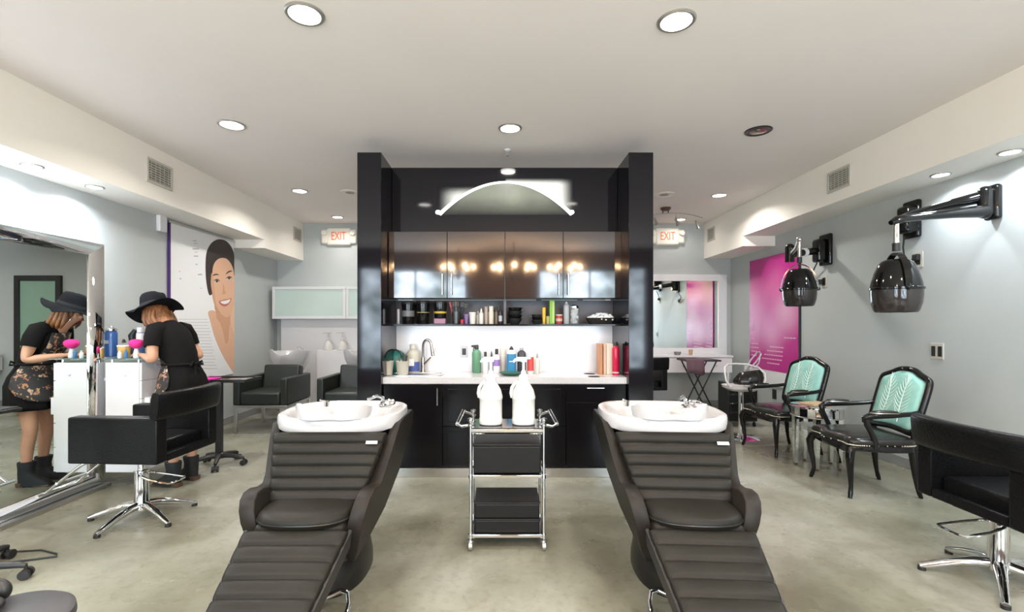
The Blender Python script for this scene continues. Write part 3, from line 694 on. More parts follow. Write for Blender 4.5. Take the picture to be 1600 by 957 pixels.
def jug(x, y, z, lab, rz):
    o = thing('gallon_jug', lab, 'jug', (x, y, z), rz, 'white gallon pump jugs on the trolley')
    b = MB()
    prof = [(.062, 0), (.074, .006), (.076, .02), (.076, .035), (.073, .040), (.073, .16), (.076, .165), (.077, .178), (.074, .19), (.066, .22), (.050, .25), (.034, .275), (.024, .287), (.022, .293)]
    b.lathe(prof, n=36, se=2.6); b.build('jug_body', M['hdpe'], o)
    b = MB(); hp = [(-.073, 0, .172), (-.080, 0, .20), (-.075, 0, .235), (-.058, 0, .262), (-.034, 0, .272)]
    b.tube(hp, [.013, .013, .012, .012, .014], 12); b.build('jug_handle', M['hdpe'], o)
    b = MB(); b.sphere((0, 0, 0), .021, sx=.42, sy=.5, sz=1.25, n=16); b.warp(lambda v: (v.x - .038 + v.z * .35, v.y - .036 - v.x * .3 + v.z * .35, v.z + .236)); b.build('handle_recess', M['boot'], o, label='dark opening under the jug handle')
    b = MB(); b.lathe([(.030, .286), (.031, .30), (.028, .318), (.018, .322), (.014, .345), (.012, .348)], n=24)
    b.cyl((0, 0, .34), (0, 0, .405), .009, .008); b.lathe([(.010, .40), (.019, .405), (.020, .425), (.012, .432)], n=18)
    b.tube([(.02, 0, .418), (-.02, 0, .420), (-.055, -.0, .416), (-.066, 0, .402)], [.013, .014, .010, .008], 10); b.box((.0, 0, .428), (.095, .03, .014), .006, 2); b.build('pump', M['paper'], o)
jug(X(767, 3.13), 3.13, .755, 'white pump jug on the trolley in front of the white and purple bottles', 0)
jug(X(818, 3.13), 3.13, .755, 'white pump jug on the trolley in front of the blue-labelled bottle', 0)

# ---------------------------------------------------------------- styling chairs (front is +y)
def styling_chair(name, label, loc, rz, z0, group, off=0.0):
    t = thing(name, label, 'styling chair', loc, rz, group)
    for k in range(5):
        a = R(90 + 72 * k + 12); c, s = math.cos(a), math.sin(a)
        b = MB(); b.tube([(c * .03, s * .03, .10), (c * .10, s * .10, .095), (c * .20, s * .20, .07), (c * .30, s * .30, .035), (c * .34, s * .34, .022)], [.030, .028, .024, .020, .016], 12)
        l = b.build('base_leg', M['chrome'], t)
        b = MB(); b.cyl((c * .33, s * .33, 0), (c * .33, s * .33, .02), .02, n=16); b.build('glide', M['plastic'], l)
    b = MB(); b.lathe([(.055, .07), (.058, .10), (.046, .13), (.044, .33), (.048, .335), (.048, .35), (.024, .352), (.024, z0 - .01)], n=28); b.build('column', M['chrome'], t)
    b = MB(); b.bx(-.13, .13, -.13, .13, z0 - .02, z0 + .02, .004); b.build('mount_plate', M['plastic'], t)
    pz = .30
    b = MB(); b.tube([(-.05, -.02, pz + .02), (-.075, -.12, pz), (-.08, -.26, pz - .02), (-.06, -.275, pz - .02), (.06, -.275, pz - .02), (.08, -.26, pz - .02), (.075, -.12, pz), (.05, -.02, pz + .02)], .009, 8); b.build('pump_bar', M['chrome'], t)
    b = MB()
    for s in (-1, 1): b.tube([(s * .10, .22, z0 + .0), (s * .11, .36, z0 - .07), (s * .12, .62, z0 - .27)], .011, 10)
    b.tube([(-.17, .62, z0 - .27), (.17, .62, z0 - .27)], .013, 10); b.tube([(-.13, .52, z0 - .195), (.13, .52, z0 - .195)], .010, 8); b.build('footrest', M['chrome'], t)
    for s in (-1, 1):
        b = MB(); b.bx(s * .215, s * .31, off - .31, off + .31, z0, z0 + .31, .012, 2); b.build('armrest', M['croc'], t)
    b = MB(); b.bx(-.213, .213, off - .25, off + .31, z0 + .015, z0 + .13, .022, 3); b.build('seat', M['croc'], t)
    b = MB(); b.bx(-.213, .213, off - .308, off - .252, z0, z0 + .055, .008, 2); b.build('rear_rail', M['croc'], t)
    G = []; n = 14
    for i in range(n + 1):
        u = -1 + 2 * i / n; x = .315 * u; cy = off - .340 + .045 * u * u
        th = .046 if abs(u) < .99 else .036
        d = Vector((1, 2 * .045 * u / .325)).normalized()
        ring = []
        for q, zz in sell(th, .092, 4, 24):
            ring.append((x - d.y * q, cy + d.x * q - .10 * zz, z0 + .385 + zz))
        G.append(ring)
    b = MB(); b.loft(G); b.build('backrest', M['croc'], t, angle=60)
    return t
GS = 'black crocodile styling chairs'
ST = styling_chair('styling_chair', 'black crocodile styling chair in front of the tall mirror', (-2.60, 3.48, 0), R(90 - 3), .475, GS, -.05)
styling_chair('styling_chair', 'black crocodile styling chair at the right picture edge near the armchair', (2.71, 2.61, 0), R(-90), .385, GS, .13)
styling_chair('styling_chair', 'black styling chair facing the white framed mirror, half behind the tower', (2.06, 7.15, 0), R(4), .46, GS)

# ---------------------------------------------------------------- french armchairs (front is +y)
def smooth2(L, k=3):
    o = []; n = len(L)
    for i in range(n):
        p0, p1, p2, p3 = L[i - 1], L[i], L[(i + 1) % n], L[(i + 2) % n]
        for q in range(k):
            u = q / k; o.append(tuple(.5 * (2 * p1[a] + (p2[a] - p0[a]) * u + (2 * p0[a] - 5 * p1[a] + 4 * p2[a] - p3[a]) * u * u + (3 * p1[a] - p0[a] - 3 * p2[a] + p3[a]) * u ** 3) for a in (0, 1)))
    return o
def armchair(label, loc, rz):
    t = thing('french_armchair', label, 'armchair', loc, rz, 'black carved armchairs with teal backs')
    # cabriole legs
    for sx, sy, front in ((-1, 1, 1), (1, 1, 1), (-1, -1, 0), (1, -1, 0)):
        b = MB()
        x, y = (sx * .26, .245) if front else (sx * .225, -.255)
        ox, oy = (sx * .03, .03) if front else (sx * .01, -.05)
        zs = [.40, .34, .26, .17, .09, .035, .0]
        f = [0, .7, .55, .15, -.1, .25, .55] if front else [0, .1, .2, .35, .6, .9, 1.15]
        r = [.034, .032, .026, .020, .016, .018, .014]
        b.tube([(x + ox * k, y + oy * k, z) for k, z in zip(f, zs)], r, 12); b.build('leg', M['wood'], t)
    # seat frame with serpentine apron
    out = []
    K = 60
    def outline(s=1.0, serp=.022):
        o = []
        for x, y in sell(.305, .275, 5, K):
            w = serp * math.cos(PI * 2 * x / .305) * (1 if y > .1 else 0)
            o.append((x * s, (y + w) * s))
        return o
    rg = []
    for s, zf in ((.96, 0), (1.0, .006), (1.0, .05), (.97, .058)):
        rg.append([(x, y, .372 + zf + (.018 * math.cos(PI * 2 * x / .305) * (y > .1)) * (zf < .03)) for x, y in outline(s)])
    b = MB(); b.loft(rg); b.build('seat_frame', M['wood'], t, angle=60)
    rg = []
    for s, z in ((.985, .425), (1.01, .435), (1.012, .455), (.98, .475), (.88, .490), (.6, .502), (.1, .506)):
        rg.append([(x, y, z) for x, y in outline(s)])
    b = MB(); b.loft(rg); b.build('seat_cushion', M['bleather'], t, angle=70)
    b = MB()
    for x, y in [p for p in outline(1.018)]: b.sphere((x, y, .432), .0068, n=8)
    q = outline(1.018)
    for i in range(K):
        b.sphere(((q[i][0] + q[i - 1][0]) / 2, (q[i][1] + q[i - 1][1]) / 2, .432), .0068, n=8)
    o = b.build('nailhead_trim', M['nail'], t); 
    # back: cartouche frame leaning back
    def bp(u, v, d=0.0):   # u across, v up (0..1) -> point on the leaning back
        z = .52 + v * .50; y = -.245 - .14 * v
        return (u, y + d * .96, z + d * .27)
    def shape(k=1.0):
        pts = []
        L = [(-.20, .0), (-.235, .02), (-.255, .10), (-.262, .35), (-.265, .62), (-.262, .78), (-.245, .85), (-.205, .885), (-.15, .925), (-.08, .985), (0, 1.0)]
        full = L + [(-x, v) for x, v in L[-2::-1]] 
        full += [(.12, .015), (0, .03), (-.12, .015)]
        full = smooth2(full)
        cx, cv = 0, .5
        return [(x * k, cv + (v - cv) * (1 - (1 - k) * .75)) for x, v in full]
    oc = shape(1.0)
    b = MB(); P = [bp(u, v, 0) for u, v in oc]; b.tube(P, .026, 12, True)
    b.sphere(bp(0, 1.0, .012), .030, sx=1.7, sy=.7, sz=.8); b.build('back_frame', M['wood'], t, angle=60)
    inn = shape(.93)
    rg = []
    for s, d in ((1.0, -.012), (1.0, .006), (.95, .024), (.80, .034), (.4, .040), (.05, .041)):
        rg.append([bp(u * s, .5 + (v - .5) * s, d) for u, v in inn])
    b = MB(); b.loft(rg)
    # fern motif stitched on the pad
    b.mi = 1
    for cx, lean in ((-.10, .02), (.105, -.03)):
        stem = [bp(cx + lean * math.sin(k / 10 * 3), .12 + .72 * k / 10, .0415) for k in range(11)]
        b.tube(stem, .0034, 5)
        for k in range(1, 12):
            for s in (-1, 1):
                v0 = .12 + .72 * k / 12; ll = .085 * math.sin(PI * min(.98, .18 + k / 14)); x0 = cx + lean * math.sin(k / 12 * 3)
                fr = [bp(x0 + s * ll * q, v0 + .10 * q * q + .03 * q, .0415 - .030 * (max(0, abs(x0 + s * ll * q) - .09) / .15) ** 2) for q in (0, .35, .7, 1)]
                b.tube(fr, [.0034, .003, .0026, .0016], 5)
    b.mi = 0
    b.build('back_pad', [M['teal'], M['silver']], t, angle=60)
    rg = [[bp(u * s, .5 + (v - .5) * s, d) for u, v in inn] for s, d in ((1.0, -.014), (.97, -.022), (.1, -.024))]
    b = MB(); b.loft(rg); b.build('back_cover', M['bleather'], t)
    for s in (-1, 1):
        b = MB(); b.tube([(s * .235, -.25, .40), (s * .235, -.262, .48), (s * .23, -.265, .54)], [.03, .026, .024], 10); b.build('back_post', M['wood'], t)
        b = MB()
        b.tube([(s * .262, -.30, .70), (s * .285, -.20, .685), (s * .30, -.05, .675), (s * .305, .06, .672), (s * .30, .13, .668), (s * .29, .16, .65), (s * .285, .155, .62)], [.017, .019, .021, .023, .025, .024, .018], 12)
        b.tube([(s * .29, .15, .655), (s * .298, .145, .60), (s * .298, .11, .53), (s * .298, .085, .47), (s * .295, .08, .41)], [.018, .022, .019, .022, .026], 12); b.build('arm', M['wood'], t, angle=60)
        rg = [[(s * .300 + x * k, .01 + y * k, z) for x, y in sell(.026, .105, 2.6, 28)] for k, z in ((1.0, .690), (1.02, .697), (.9, .710), (.5, .716), (.05, .717))]
        b = MB(); b.loft(rg); b.build('arm_pad', M['bleather'], t, angle=60)
        b = MB(); b.tube([(s * .300 + x, .01 + y, .694) for x, y in sell(.0285, .108, 2.6, 28)], .0035, 6, True); b.build('arm_pad_trim', M['nail'], t)
    return t
armchair('black armchair with teal fern back by the clear stool, farther one', (3.12, 5.36, 0), R(90 + 8))
armchair('black armchair with teal fern back, nearer one beside the styling chair', (3.10, 4.13, 0), R(90 - 4))

# mirrored side table
t = thing('mirrored_side_table', 'round mirrored side table between the teal armchairs', 'side table', (3.14, 4.76, 0))
b = MB(); b.lathe([(.23, .585), (.242, .59), (.242, .60), (.234, .604), (.001, .604)], n=48); b.build('tabletop', M['mirror2'], t)
b = MB()
n = 20
for k in range(n):
    a0, a1 = 2 * PI * (k + .03) / n, 2 * PI * (k + .97) / n
    b.loft([[(.225 * math.cos(a), .225 * math.sin(a), z) for a in (a0, a1)] + [(.213 * math.cos(a), .213 * math.sin(a), z) for a in (a1, a0)] for z in (.505, .585)])
b.build('mirror_apron', M['mirror2'], t)
b = MB(); b.lathe([(.229, .495), (.233, .50), (.229, .505), (.208, .505), (.208, .495)], n=48); b.build('lower_rim', M['steel'], t)
for k in range(5):
    a = R(20 + 72 * k); c, s = math.cos(a), math.sin(a)
    b = MB(); b.loft([[(.19 * c + x * w, .19 * s + y * w, z) for x, y in ((-1, -1), (1, -1), (1, 1), (-1, 1))] for w, z in ((.016, 0.02), (.024, .50))])
    l = b.build('leg', M['mirror2'], t)
    b = MB(); b.lathe([(.012, 0), (.015, .005), (.015, .021)], (.19 * c, .19 * s, 0), n=12); b.build('foot_cap', M['heel'], l)
b = MB(); b.box((0, 0, .010), (.24, .18, .018), .004, rz=.3); o = tag(b.build('magazine', flat((.45, .30, .18)), None, (3.14, 4.79, .605)), 'brown magazine lying on the round mirrored side table', 'magazine')
b = MB(); b.box((0, 0, .019), (.225, .165, .001), rz=.3); b.build('cover_picture', flat((.52, .38, .22)), o)
# ---------------------------------------------------------------- tall bevelled mirror against the left wall
MX = -3.47
t = thing('floor_mirror', 'tall wide mirror with a frame of mirror strips standing along left wall', 'mirror', (MX, 3.2, 0))
Y0, Y1, A0, A1 = -1.6, 1.0, -1.42, .83          # outer / glass along the wall (local y)
b = MB(); b.bx(-.36, -.03, Y0 + .02, Y1 - .02, 0, 2.085, .004); b.build('mirror_body', M['white'], t)
b = MB(); b.bx(-.03, 0, A0 - .01, A1 + .01, .11, 2.0); b.build('mirror_glass', M['mirror'], t)
def bevelstrip(name, o0, o1, i0, i1, lift=.03):
    """mirror strip between outer edge o0-o1 and inner edge i0-i1 (y,z), raised in the middle"""
    m0 = ((o0[0] + i0[0]) / 2, (o0[1] + i0[1]) / 2); m1 = ((o1[0] + i1[0]) / 2, (o1[1] + i1[1]) / 2)
    def l(a, c, k): return (a[0] + (c[0] - a[0]) * k, a[1] + (c[1] - a[1]) * k)
    rows = []
    for k, h in ((0, -.02), (0.0, .004), (.07, lift * .45), (.93, lift * .45), (1.0, .002), (1.0, -.02)):
        p, q = l(o0, i0, k), l(o1, i1, k); rows.append([(h, p[0], p[1]), (h, q[0], q[1])])
    b = MB(); b.loft([[r[0] for r in rows], [r[1] for r in rows]]); b.build(name, M['mirror2'], t, angle=10)
bevelstrip('frame_strip', (Y0, 2.10), (Y1, 2.10), (A0, 1.99), (A1, 1.99))
bevelstrip('frame_strip', (Y1, 2.10), (Y1, .03), (A1, 1.99), (A1, .13))
bevelstrip('frame_strip', (Y0, .03), (Y0, 2.10), (A0, .13), (A0, 1.99))
bevelstrip('frame_strip', (Y1, .03), (Y0, .03), (A1, .13), (A0, .13), .07)
b = MB(); b.bx(-.10, .085, Y0, Y1 - .02, 0, .032, .004); b.build('base_rail', M['steel'], t)
b = MB(); b.box((.001, -.30, 1.80), (.002, .55, .018), rx=R(28)); o = tag(b.build('reflected_strip', M['ink'], None, (MX, 3.2, 0)), 'painted reflection of a slanted grey lettered strip on the tall mirror', 'painted reflection')  # a reflection drawn as a strip on the glass
b = MB()
for k in range(16): b.box((.0025, -.30 + (-.25 + .033 * k) * math.cos(R(28)), 1.80 + (-.25 + .033 * k) * math.sin(R(28))), (.001, .020, .009), rx=R(28))
b.build('lettering', M['plastic'], o)

# white drawer cabinet beside the mirror
CX0, CX1, CY0, CY1 = -3.40, -3.09, 4.13, 4.62
t = thing('drawer_cabinet', 'white floating drawer cabinet at the end of the tall mirror', 'cabinet', (CX0, CY0, 0))
w, d_ = CX1 - CX0, CY1 - CY0
b = MB(); b.bx(0, w - .022, 0, d_, .13, 1.075, .003); b.bx(-.43, 0, .14, d_ - .1, .3, .9, .002); b.build('cabinet_body', M['white'], t)
for z0, z1 in ((.134, .34), (.344, .55), (.554, .76), (.764, .915), (.919, 1.07)):
    b = MB(); b.bx(w - .021, w, .004, d_ - .004, z0, z1, .003); d = b.build('drawer', M['white'], t)
    b = MB(); b.cyl((w, d_ / 2 - .07, z1 - .03), (w, d_ / 2 + .07, z1 - .03), .006, n=10); b.build('handle', M['chrome'], d)
b = MB(); b.bx(w, w + .05, .03, .10, .62, .77, .006); b.bx(w + .0, w + .052, .045, .085, .64, .66); b.build('outlet_box', M['white'], t)
b = MB(); b.sphere((w * .55, .0, .97), .014, sy=.6, n=12); b.build('knob', M['white'], t)
for x in (.03, w - .05):
    for y in (.04, d_ - .05):
        b = MB(); b.cyl((x, y, 1.074), (x, y, 1.10), .010, n=12); b.build('standoff', M['chrome'], t)
GZ = 1.112
b = MB(); b.bx(-.02, w + .06, -.02, d_ - .01, 1.10, GZ, .002); b.build('glass_top', M['glassgreen'], t)

# ---------------------------------------------------------------- small containers
def lat(prof, name, m, parent=None, loc=(0, 0, 0), n=22, se=2.0, sy=1.0, rz=0): b = MB(); b.lathe(prof, n=n, se=se, sy=sy); return b.build(name, m, parent, loc, rz)
def bottle(name, lab, cat, loc, r, h, m, capm=None, cap='flip', label=None, group=None, sh=.72, neck=.38, se=2.0, sy=1.0, rz=0):
    """body with shoulder and neck; cap styles flip, pump, spray, ball"""
    hb = h * sh
    o = tag(lat([(r * .9, 0), (r, .006), (r, hb - r * .5), (r * .93, hb - r * .18), (r * .7, hb + r * .1), (r * neck, hb + r * .35), (r * neck, hb + r * .5)], name, m, None, loc, 24, se, sy, rz), lab, cat, group)
    zt = hb + r * .4
    if capm is not None:
        b = MB()
        if cap == 'flip': b.lathe([(r * neck * 1.25, zt), (r * neck * 1.25, h - .004), (r * neck, h)], n=18)
        elif cap == 'pump':
            b.lathe([(r * neck * 1.3, zt), (r * neck * 1.3, zt + .02), (.006, zt + .022), (.006, h - .012)], n=16); b.box((-.015, 0, h - .006), (.06, .018, .012), .004)
        elif cap == 'spray':
            b.lathe([(r * neck * 1.3, zt), (r * neck * 1.3, zt + .018), (r * neck, zt + .03)], n=16)
            b.prism([(-.055, h - .022), (-.052, h - .004), (.018, h), (.026, h - .02), (.012, h - .03), (.010, zt + .02), (-.010, zt + .02), (-.012, h - .032)], 'y', -.011, .011, .003)
            b.prism([(-.034, h - .030), (-.024, h - .028), (-.030, h - .075), (-.038, h - .07)], 'y', -.007, .007, .002)
        elif cap == 'cone': b.lathe([(r * neck * 1.3, zt), (r * neck * 1.1, zt + (h - zt) * .4), (.004, h)], n=16)
        elif cap == 'wide': b.lathe([(r * .86, hb - r * .1), (r * .88, h - .005), (r * .8, h)], n=22)
        b.build('cap', capm, o)
    if label:
        lat([(r * 1.012, h * label[0]), (r * 1.014, h * label[0] + .001), (r * 1.014, h * label[1] - .001), (r * 1.012, h * label[1])], 'label', label[2], o, n=24, se=se, sy=sy)
    return o
def SH(px, Y=4.80): return (X(px, Y), Y, 1.408)
def hz(py0, py1, Y): return (py1 - py0) * Y / FPX
blackp, darkg = M['plastic'], flat((.03, .03, .035))
GSH = 'containers on the open shelf'
bottle('squeeze_bottle', 'slim pale bottle first from left on the open shelf', 'bottle', SH(622.5), .013, .205, flat((.45, .46, .48)), blackp, group=GSH)
def tub(name, lab, px, r, h, m, Y=4.82, lid=None, band=None, flare=1.08):
    o = tag(lat([(r * .9, 0), (r * .92, .004), (r * flare, h * .93), (r * flare, h), (r * flare * .9, h), (r * flare * .86, h * .9)], name, m, None, SH(px, Y)), lab, 'tub', GSH)
    if lid: lat([(r * flare * 1.04, h * .92), (r * flare * 1.06, h * .93), (r * flare * 1.06, h * 1.0), (r * flare, h * 1.03), (.001, h * 1.03)], 'lid', lid, o)
    if band: lat([(r * (.93 + .13 * band[0]) * 1.02, h * band[0]), (r * (.93 + .13 * band[1]) * 1.02, h * band[1])], 'label', band[2], o)
    return o
tub('powder_tub', 'large black tub with grey label on the open shelf', 638, .062, .215, M['gloss'], 4.83, blackp, (.35, .62, flat((.16, .16, .16))))
tub('powder_tub', 'black tub with thin gold line, second large tub on the open shelf', 661, .064, .225, M['gloss'], 4.83, blackp, (.50, .53, flat((.42, .32, .12))))
b = MB(); b.box((0, 0, .028), (.115, .10, .056), .006); o = tag(b.build('dye_box', flat((.34, .16, .24)), None, SH(688, 4.80)), 'small mauve box under the yellow-striped black tub', 'box', GSH)
oo = tub('powder_tub', 'black tub with yellow stripe standing on the mauve box', 688, .063, .165, M['gloss'], 4.82, blackp, (.30, .42, flat((.50, .36, .05))))
oo.location = (X(688, 4.80), 4.80, 1.408 + .0565)
t = thing('brush_holder', 'clear holder of tint brushes and spatulas with red handles on the shelf', 'brush holder', SH(713, 4.80))
b = MB(); b.lathe([(.036, 0), (.04, .004), (.046, .125), (.043, .125), (.037, .01)], n=20); b.build('cup', M['smoke'], t)
for k, (dx, a, m, bl) in enumerate(((-.03, -.22, flat((.45, .03, .05)), .02), (-.012, -.1, blackp, .028), (.006, .06, blackp, .03), (.02, .25, blackp, .04), (.028, .42, blackp, .045), (.0, -.02, flat((.30, .25, .22)), .02))):
    b = MB(); p0 = Vector((dx * .6, .005 * k - .012, .01)); p1 = p0 + Vector((math.sin(a), 0, math.cos(a))) * .17
    b.tube([p0, p1], .005, 8); b.box(tuple(p1 + Vector((math.sin(a), 0, math.cos(a))) * .02), (bl, .008, .055), .003, ry=a); b.build('brush', m, t)
tub('jar', 'small red jar on the shelf between the brush holder and purple tub', 722, .017, .045, flat((.45, .03, .06)), 4.74, flat((.35, .02, .05)))
tub('jar', 'small purple jar on the open shelf beside the white jar', 728.5, .022, .095, flat((.22, .13, .32)), 4.80, flat((.25, .15, .36)))
tub('jar', 'squat white jar on the shelf beside the purple jar', 738.5, .032, .115, flat((.72, .70, .66)), 4.80, flat((.78, .76, .72)))
bottle('bottle', 'short beige bottle between white jar and small white bottle on shelf', 'bottle', SH(747, 4.83), .020, .13, flat((.50, .45, .38)), flat((.5, .45, .4)), group=GSH)
bottle('bottle', 'small white bottle with narrow neck on the open shelf', 'bottle', SH(752, 4.77), .022, .155, flat((.74, .72, .68)), flat((.8, .78, .74)), 'cone', group=GSH)
bottle('bottle', 'tan bottle with tall cap on the open shelf', 'bottle', SH(759.5, 4.81), .021, .175, flat((.42, .33, .27)), flat((.45, .36, .30)), 'wide', group=GSH)
bottle('bottle', 'tall cream bottle on the open shelf left of the centre divider', 'bottle', SH(767.5, 4.80), .026, .18, flat((.72, .66, .55)), flat((.78, .72, .62)), 'wide', group=GSH)
bottle('bottle', 'brown bottle with clear front beside the tall cream bottle', 'bottle', SH(775.5, 4.83), .020, .17, flat((.20, .15, .11)), flat((.1, .08, .07)), group=GSH)
bottle('bottle', 'dark spray bottle with pale label next to the centre divider', 'bottle', SH(782, 4.78), .020, .185, darkg, blackp, 'cone', (.15, .45, flat((.5, .5, .5))), GSH)
def bowls(px, Y, r, n, lab, dz, rr):
    for k in range(n):
        x, y, z = SH(px, Y)
        b = MB(); h = r * .80
        b.lathe([(r * .62, 0), (r * .66, .004), (r * .92, h * .6), (r, h), (r * .96, h), (r * .88, h * .6), (r * .55, .012)], n=28)
        b.box((r * 1.05 * rr, 0, h - .004), (r * .34, .022, .006), .002)
        tag(b.build('tint_bowl', M['gloss'] if k % 2 else blackp, None, (x + .003 * (k % 2), y, z + dz * k), .15 * k), lab[k], 'bowl', 'stacked black tint bowls on the shelf')
bowls(804.5, 4.80, .070, 4, ['large black tint bowl at the bottom of the taller stack', 'large black tint bowl second from the bottom of the taller stack', 'large black tint bowl second from the top of the taller stack', 'large black tint bowl on top of the taller stack'], .036, 1)
bowls(838.5, 4.80, .053, 3, ['small black tint bowl at the bottom of the shorter stack', 'small black tint bowl in the middle of the shorter stack', 'small black tint bowl on top of the shorter stack'], .027, -1)
b = MB(); b.loft([[(x * a, y * c, z) for x, y in sell(1, 1, 2.4, 20)] for a, c, z in ((.013, .013, 0), (.014, .014, .02), (.017, .010, .12), (.016, .002, .165))]); o = tag(b.build('colour_tube', flat((.72, .42, .02)), None, SH(850, 4.78)), 'upright yellow tube on the shelf beside the shorter bowl stack', 'tube', GSH)
lat([(.012, -.001), (.0125, .0), (.0145, .022), (.0142, .024)], 'cap', flat((.5, .1, .05)), o)
tub('jar', 'small yellow-green jar with dark lid beside the green box on shelf', 856, .019, .085, flat((.42, .42, .13)), 4.80, blackp)
b = MB(); b.box((0, 0, .118), (.050, .14, .236), .003); o = tag(b.build('green_box', flat((.22, .42, .04)), None, SH(861.5, 4.85)), 'tall lime green box standing on the open shelf', 'box', GSH)
b = MB(); b.bx(.004, .023, -.0712, -.07, .01, .22); b.build('label', flat((.40, .62, .12)), o)
tub('jar', 'red jar with pale lid and white label right of the green box', 873.5, .034, .092, flat((.42, .05, .04)), 4.78, flat((.68, .55, .50)), (.3, .6, flat((.6, .4, .36))), 1.0)
bottle('spray_bottle', 'tall grey bottle with white nozzle between red jar and cotton jar', 'bottle', SH(885, 4.80), .030, .225, flat((.42, .43, .44)), flat((.70, .70, .70)), 'cone', group=GSH, sh=.86)
t = thing('cotton_jar', 'clear jar of white cotton with chrome lid on the open shelf', 'jar', SH(897.5, 4.78), 0, GSH)
b = MB(); b.lathe([(.040, 0), (.043, .004), (.043, .15), (.038, .16), (.040, .16)], n=24); b.build('glass_jar', M['clear'], t)
b = MB()
for k in range(26): b.sphere((random.uniform(-.022, .022), random.uniform(-.022, .022), .018 + .005 * k), .017, n=8)
o = b.build('cotton_balls', M['paper'], t); o['kind'] = 'stuff'
b = MB(); b.lathe([(.042, .158), (.042, .178), (.030, .182), (.018, .19), (.001, .192)], n=24); b.build('lid', M['chrome'], t)
t = thing('cotton_basket', 'oval dark basket heaped with white cotton at right end of the shelf', 'basket', SH(939, 4.78), 0, None)
b = MB(); b.loft([[(x, y, z) for x, y in sell(a, a * .55, 2.2, 32)] for a, z in ((.115, 0), (.122, .005), (.155, .062), (.150, .062), (.115, .012))]); b.build('basket', M['smoke'], t)
b = MB()
for k in range(110):
    a, q = random.uniform(0, 2 * PI), math.sqrt(random.random()); x, y = .132 * q * math.cos(a), .068 * q * math.sin(a)
    b.sphere((x, y, .05 + .048 * (1 - q * q) + random.uniform(-.008, .008)), random.uniform(.015, .021), sz=.8, n=8)
o = b.build('cotton', M['paper'], t); o['kind'] = 'stuff'

# things on the counter
def CT(px, Y): return (X(px, Y), Y, CZ)
GC = 'bottles on the counter'
def pot(px, Y, lab):
    t = thing('planter_pot', lab, 'pot', CT(px, Y), 0, 'cream pots of tools by the sink')
    b = MB(); b.lathe([(.048, 0), (.052, .004), (.066, .13), (.070, .135), (.066, .137), (.060, .13), (.045, .015)], n=28); b.build('pot_body', flat((.50, .47, .39)), t)
    for k in range(4):
        a = random.uniform(0, 6.3); b = MB(); b.tube([(.01 * math.cos(a), .01 * math.sin(a), .02), (.045 * math.cos(a), .04 * math.sin(a), .175 + .012 * k)], [.005, .007], 8); b.build('tool_handle', blackp if k % 2 else flat((.10, .05, .03)), t)
pot(604.5, 4.66, 'cream pot of tools against the left pillar'); pot(629, 4.66, 'cream pot of tools between the left pillar and clear jug')
t = thing('colander', 'teal plastic colander standing on edge behind the cream pots', 'colander', CT(616.5, 4.90))
b = MB(); b.lathe([(.002, .05), (.06, .045), (.10, .015), (.115, 0), (.11, .0), (.09, .018), (.055, .038), (.002, .043)], n=28, mtx=Matrix.Translation((0, .04, .118)) @ Matrix.Rotation(R(80), 4, 'X')); b.build('colander_bowl', flat((.03, .20, .17)), t)
b = MB(); b.tube([(.075 * math.cos(PI * k / 10), -.01, .15 + .085 * math.sin(PI * k / 10)) for k in range(11)], .008, 8); b.build('colander_handle', blackp, t)
o = bottle('water_jug', 'large clear jug with blue and white label behind the tap', 'jug', CT(653, 4.955), .068, .29, flat((.46, .44, .36)), flat((.5, .48, .42)), label=(.05, .38, flat((.06, .09, .30))), group=GC, sh=.74)
o.location.y = 4.93; o.location.x = X(652, 4.93) - .045
b = MB(); b.box((.0, -.070, .105), (.05, .004, .07), .001); b.build('label_print', M['paper'], o)
bottle('spray_bottle', 'green spray bottle beside the wall outlet on the counter', 'spray bottle', CT(744.5, 4.88), .046, .285, M['glassgreen2'] if 'glassgreen2' in M else flat((.10, .24, .14)), blackp, 'spray', None, GC, sh=.78)
bottle('bottle', 'white bottle with black cap behind the first pump jug', 'bottle', CT(758.5, 4.86), .030, .215, flat((.70, .69, .66)), blackp, group=GC)
bottle('bottle', 'slim grey bottle between the two white capped bottles', 'bottle', CT(768, 4.92), .020, .215, flat((.40, .42, .42)), darkg, 'cone', group=GC)
bottle('bottle', 'white bottle with purple label and black cap on the counter', 'bottle', CT(776, 4.84), .034, .245, flat((.72, .72, .73)), blackp, label=(.30, .56, flat((.28, .16, .42))), group=GC)
bottle('bottle', 'clear wide-necked bottle left of the blue-labelled bottle', 'bottle', CT(786, 4.92), .034, .25, flat((.58, .52, .45)), flat((.6, .52, .45)), 'wide', group=GC)
o = bottle('bottle', 'tall clear bottle with large blue label on the counter', 'bottle', CT(799, 4.80), .046, .275, flat((.62, .64, .64)), blackp, 'cone', (.10, .72, flat((.015, .18, .36))), GC, se=4, sh=.80)
b = MB(); b.bx(-.022, .022, -.0482, -.0475, .12, .128); b.build('label_print', M['paper'], o)
bottle('bottle', 'square black bottle right of the blue-labelled bottle', 'bottle', CT(815, 4.86), .044, .255, darkg, flat((.35, .35, .37)), group=GC, se=4, sh=.84)
bottle('bottle', 'white bottle with red label right of the black bottle', 'bottle', CT(829, 4.78), .032, .255, flat((.72, .66, .64)), flat((.78, .74, .72)), label=(.12, .66, flat((.55, .06, .05))), group=GC)
bottle('bottle', 'clear slim bottle rightmost of the bottles behind the jugs', 'bottle', CT(839.5, 4.78), .027, .205, flat((.55, .56, .50)), flat((.30, .30, .28)), 'cone', group=GC)
b = MB(); b.lathe([(.06, 0), (.075, .004), (.10, .016), (.112, .028), (.108, .030), (.09, .018), (.001, .010)], n=32); tag(b.build('green_dish', flat((.03, .10, .075)), None, CT(798, 4.64)), 'shallow dark green dish in front of the blue-labelled bottle', 'dish')
